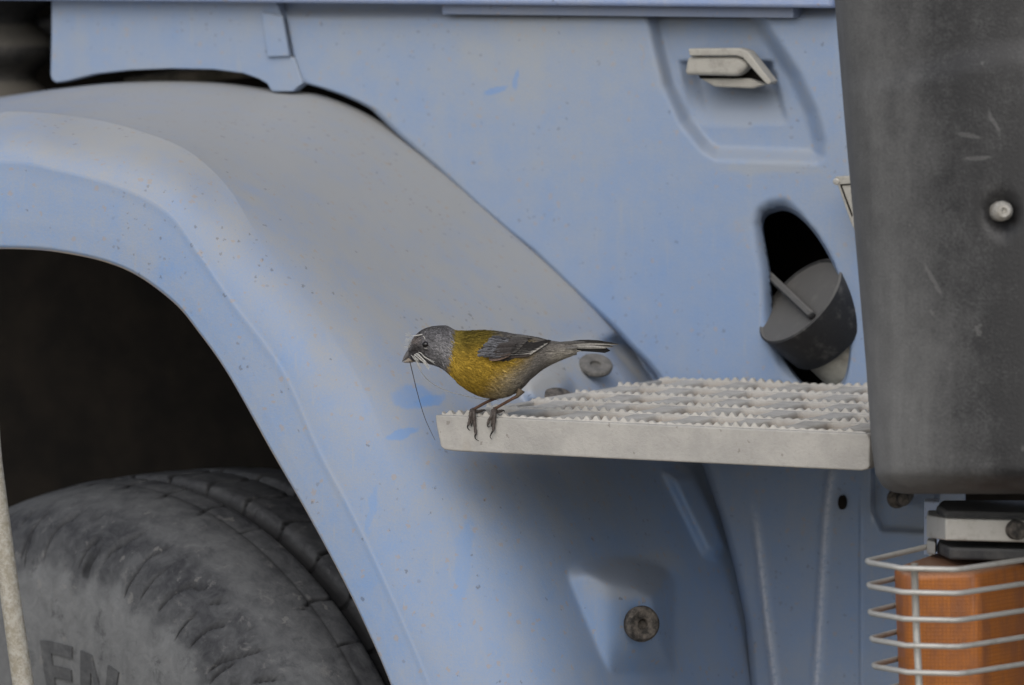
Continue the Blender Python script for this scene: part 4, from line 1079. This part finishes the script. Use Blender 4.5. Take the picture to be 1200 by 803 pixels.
leg([(606.5,464.3,-0.008),(598,468.8,-0.006),(586,475.6,f2+0.004),(579.4,479.6,f2+0.003)],
    [([(579.5,480,f2+0.003),(580,485.2,f2-0.0008),(579,495,f2),(577.8,505.5,f2)], [(577.8,505,f2),(575.6,508.6,f2-0.0006),(574.4,512,f2-0.0004),(576.6,515.2,f2+0.0006)]),
     ([(578,480.5,f2+0.003),(576.2,487.6,f2-0.0008),(573,492.4,f2),(571.6,497.6,f2)], [(571.6,497,f2),(571.6,499.4,f2-0.0006),(572.6,500.6,f2-0.0004),(574.6,499.8,f2+0.0004)]),
     ([(580.5,481,f2+0.003),(578.6,487,f2),(577,493,f2+0.0006),(576.4,497,f2+0.001)], [(576.4,497,f2+0.001),(576,499,f2+0.0006),(576.8,501,f2+0.001)]),
     ([(580,481.5,f2+0.004),(584,482.2,f2+0.005),(588,481.4,f2+0.008)], [(588,481.4,f2+0.008),(590.4,481.2,f2+0.009),(591.4,483,f2+0.010)])],
    [(611,457,-0.010),(608.5,461,-0.010),(606,464.8,-0.009)])

# ------------------------------------------------------------------ things in the bill
M_white = plain('white_down_fibre', (0.62, 0.61, 0.57), (0.45, 0.44, 0.41), 300, 0.9)
V, F = [], []
def strand(pts, r0, r1):
    v, f = tube_arrays(catmull([BP(*p) for p in pts], 12), np.linspace(r0, r1, 12)*MPX, 5); o = len(V); V.extend(v); F.extend([tuple(o+i for i in q) for q in f])
z = -0.0105
for pts, a_, b_ in [([(481.5,416,-0.004),(486,420,z),(490,425.5,z),(493,432,z)], 0.55, 0.3), ([(484,415,-0.004),(490,419,z),(496,424,z),(502.5,432.5,z-.001)], 1.0, 0.85),
                    ([(485,414,-0.004),(489,418,z),(494,423.5,z)], 0.9, 0.3), ([(486,413.5,-0.005),(492,418,z),(498,423.5,z),(501.5,430,z)], 0.9, 0.7),
                    ([(490,412.5,-0.007),(494,414.5,z),(497,418.2,z),(502,421,z-.002),(508.5,424.5,z-.003)], 0.9, 0.45), ([(484,416,-0.004),(488.5,421,z),(491.5,424.5,z)], 0.7, 0.25),
                    ([(487,414,-0.006),(491,415.6,z),(495.5,420.5,z)], 0.7, 0.3), ([(482,416.5,-0.003),(487,423,z),(493.5,434,z)], 0.3, 0.15),
                    ([(486,415,-0.004),(495,421,z-.001),(503,431,z-.001)], 0.5, 0.5)]:
    strand(pts, a_*0.55, b_*0.45)
    for rep in range(3):
        j_ = rng.normal(0, 0.9, 2); e_ = rng.normal(0, 1.6, 2)
        q_ = [(p[0]+j_[0]*k/len(pts)+(e_[0] if k == len(pts)-1 else 0), p[1]+j_[1]*k/len(pts)+(e_[1] if k == len(pts)-1 else 0), p[2]) for k, p in enumerate(pts)]
        strand(q_, a_*0.34, b_*0.16)
df = mesh('down_tuft', V, F, M_white); df['label'] = 'tuft of stiff white fibres held in the finch bill under its eye'; df['category'] = 'fibre tuft'
V, F = [], []
for i in range(26):
    a_ = rng.uniform(150, 260); l = rng.uniform(3, 8)
    x_, y_ = rng.normal(480.5, 1.2), rng.normal(401, 4.0)
    ex_, ey_ = x_+l*math.cos(math.radians(a_)), y_+l*math.sin(math.radians(a_))*0.7
    strand([(x_+2.2, y_+0.5, -0.002), ((x_+ex_)/2, (y_+ey_)/2-0.6, -0.004), (ex_, ey_, -0.004)], 0.20, 0.10)
strand([(483.5,393.8,-0.008),(489,393.2,-0.0095),(495,391.8,-0.010)], 0.5, 0.7)
strand([(496,394,-0.0105),(497.6,396,-0.0115),(498,398,-0.012)], 0.4, 0.3)
strand([(474,406.2,-0.003),(477.5,406.6,-0.003),(481,406.2,-0.002)], 0.35, 0.3)
fl = mesh('fluff', V, F, M_white); fl['label'] = 'wisp of white fluff stuck on the finch forehead above the bill'; fl['category'] = 'fluff'
V, F = [], []
strand([(480,422.5,-0.001),(483.5,437,-0.004),(489.5,462,-0.004),(497.5,489,-0.003),(506,508,-0.002),(510,516,0)], 0.62, 0.22)
hr = mesh('thread', V, F, plain('dark_hair', (0.03, 0.024, 0.02), (0.05, 0.04, 0.03), 200, 0.6)); hr['label'] = 'long dark hair-thin thread hanging from the finch bill'; hr['category'] = 'thread'
V, F = [], []
strand([(487,420,-0.008),(493,435,0.0),(503,447,0.015),(522,457.5,0.025),(545,464,0.03),(566,468,0.03),(585,468.5,0.03)], 0.30, 0.55)
ph = mesh('pale_stem', V, F, plain('pale_stem_fibre', (0.8, 0.79, 0.76), (0.7, 0.69, 0.66), 200, 0.8)); ph['label'] = 'long pale curved stem trailing from the finch bill behind its breast'; ph['category'] = 'stem'

# shift the world up so that the ground lies at z = 0
for o in list(COL.objects):
    if o.parent is None and o.type != 'LIGHT': 
        o.location.z -= GZ
truck.location.z = 0.0
for o in truck.children: 
    m_ = o.matrix_parent_inverse.copy(); m_.translation.z -= GZ; o.matrix_parent_inverse = m_
bpy.context.view_layer.update()
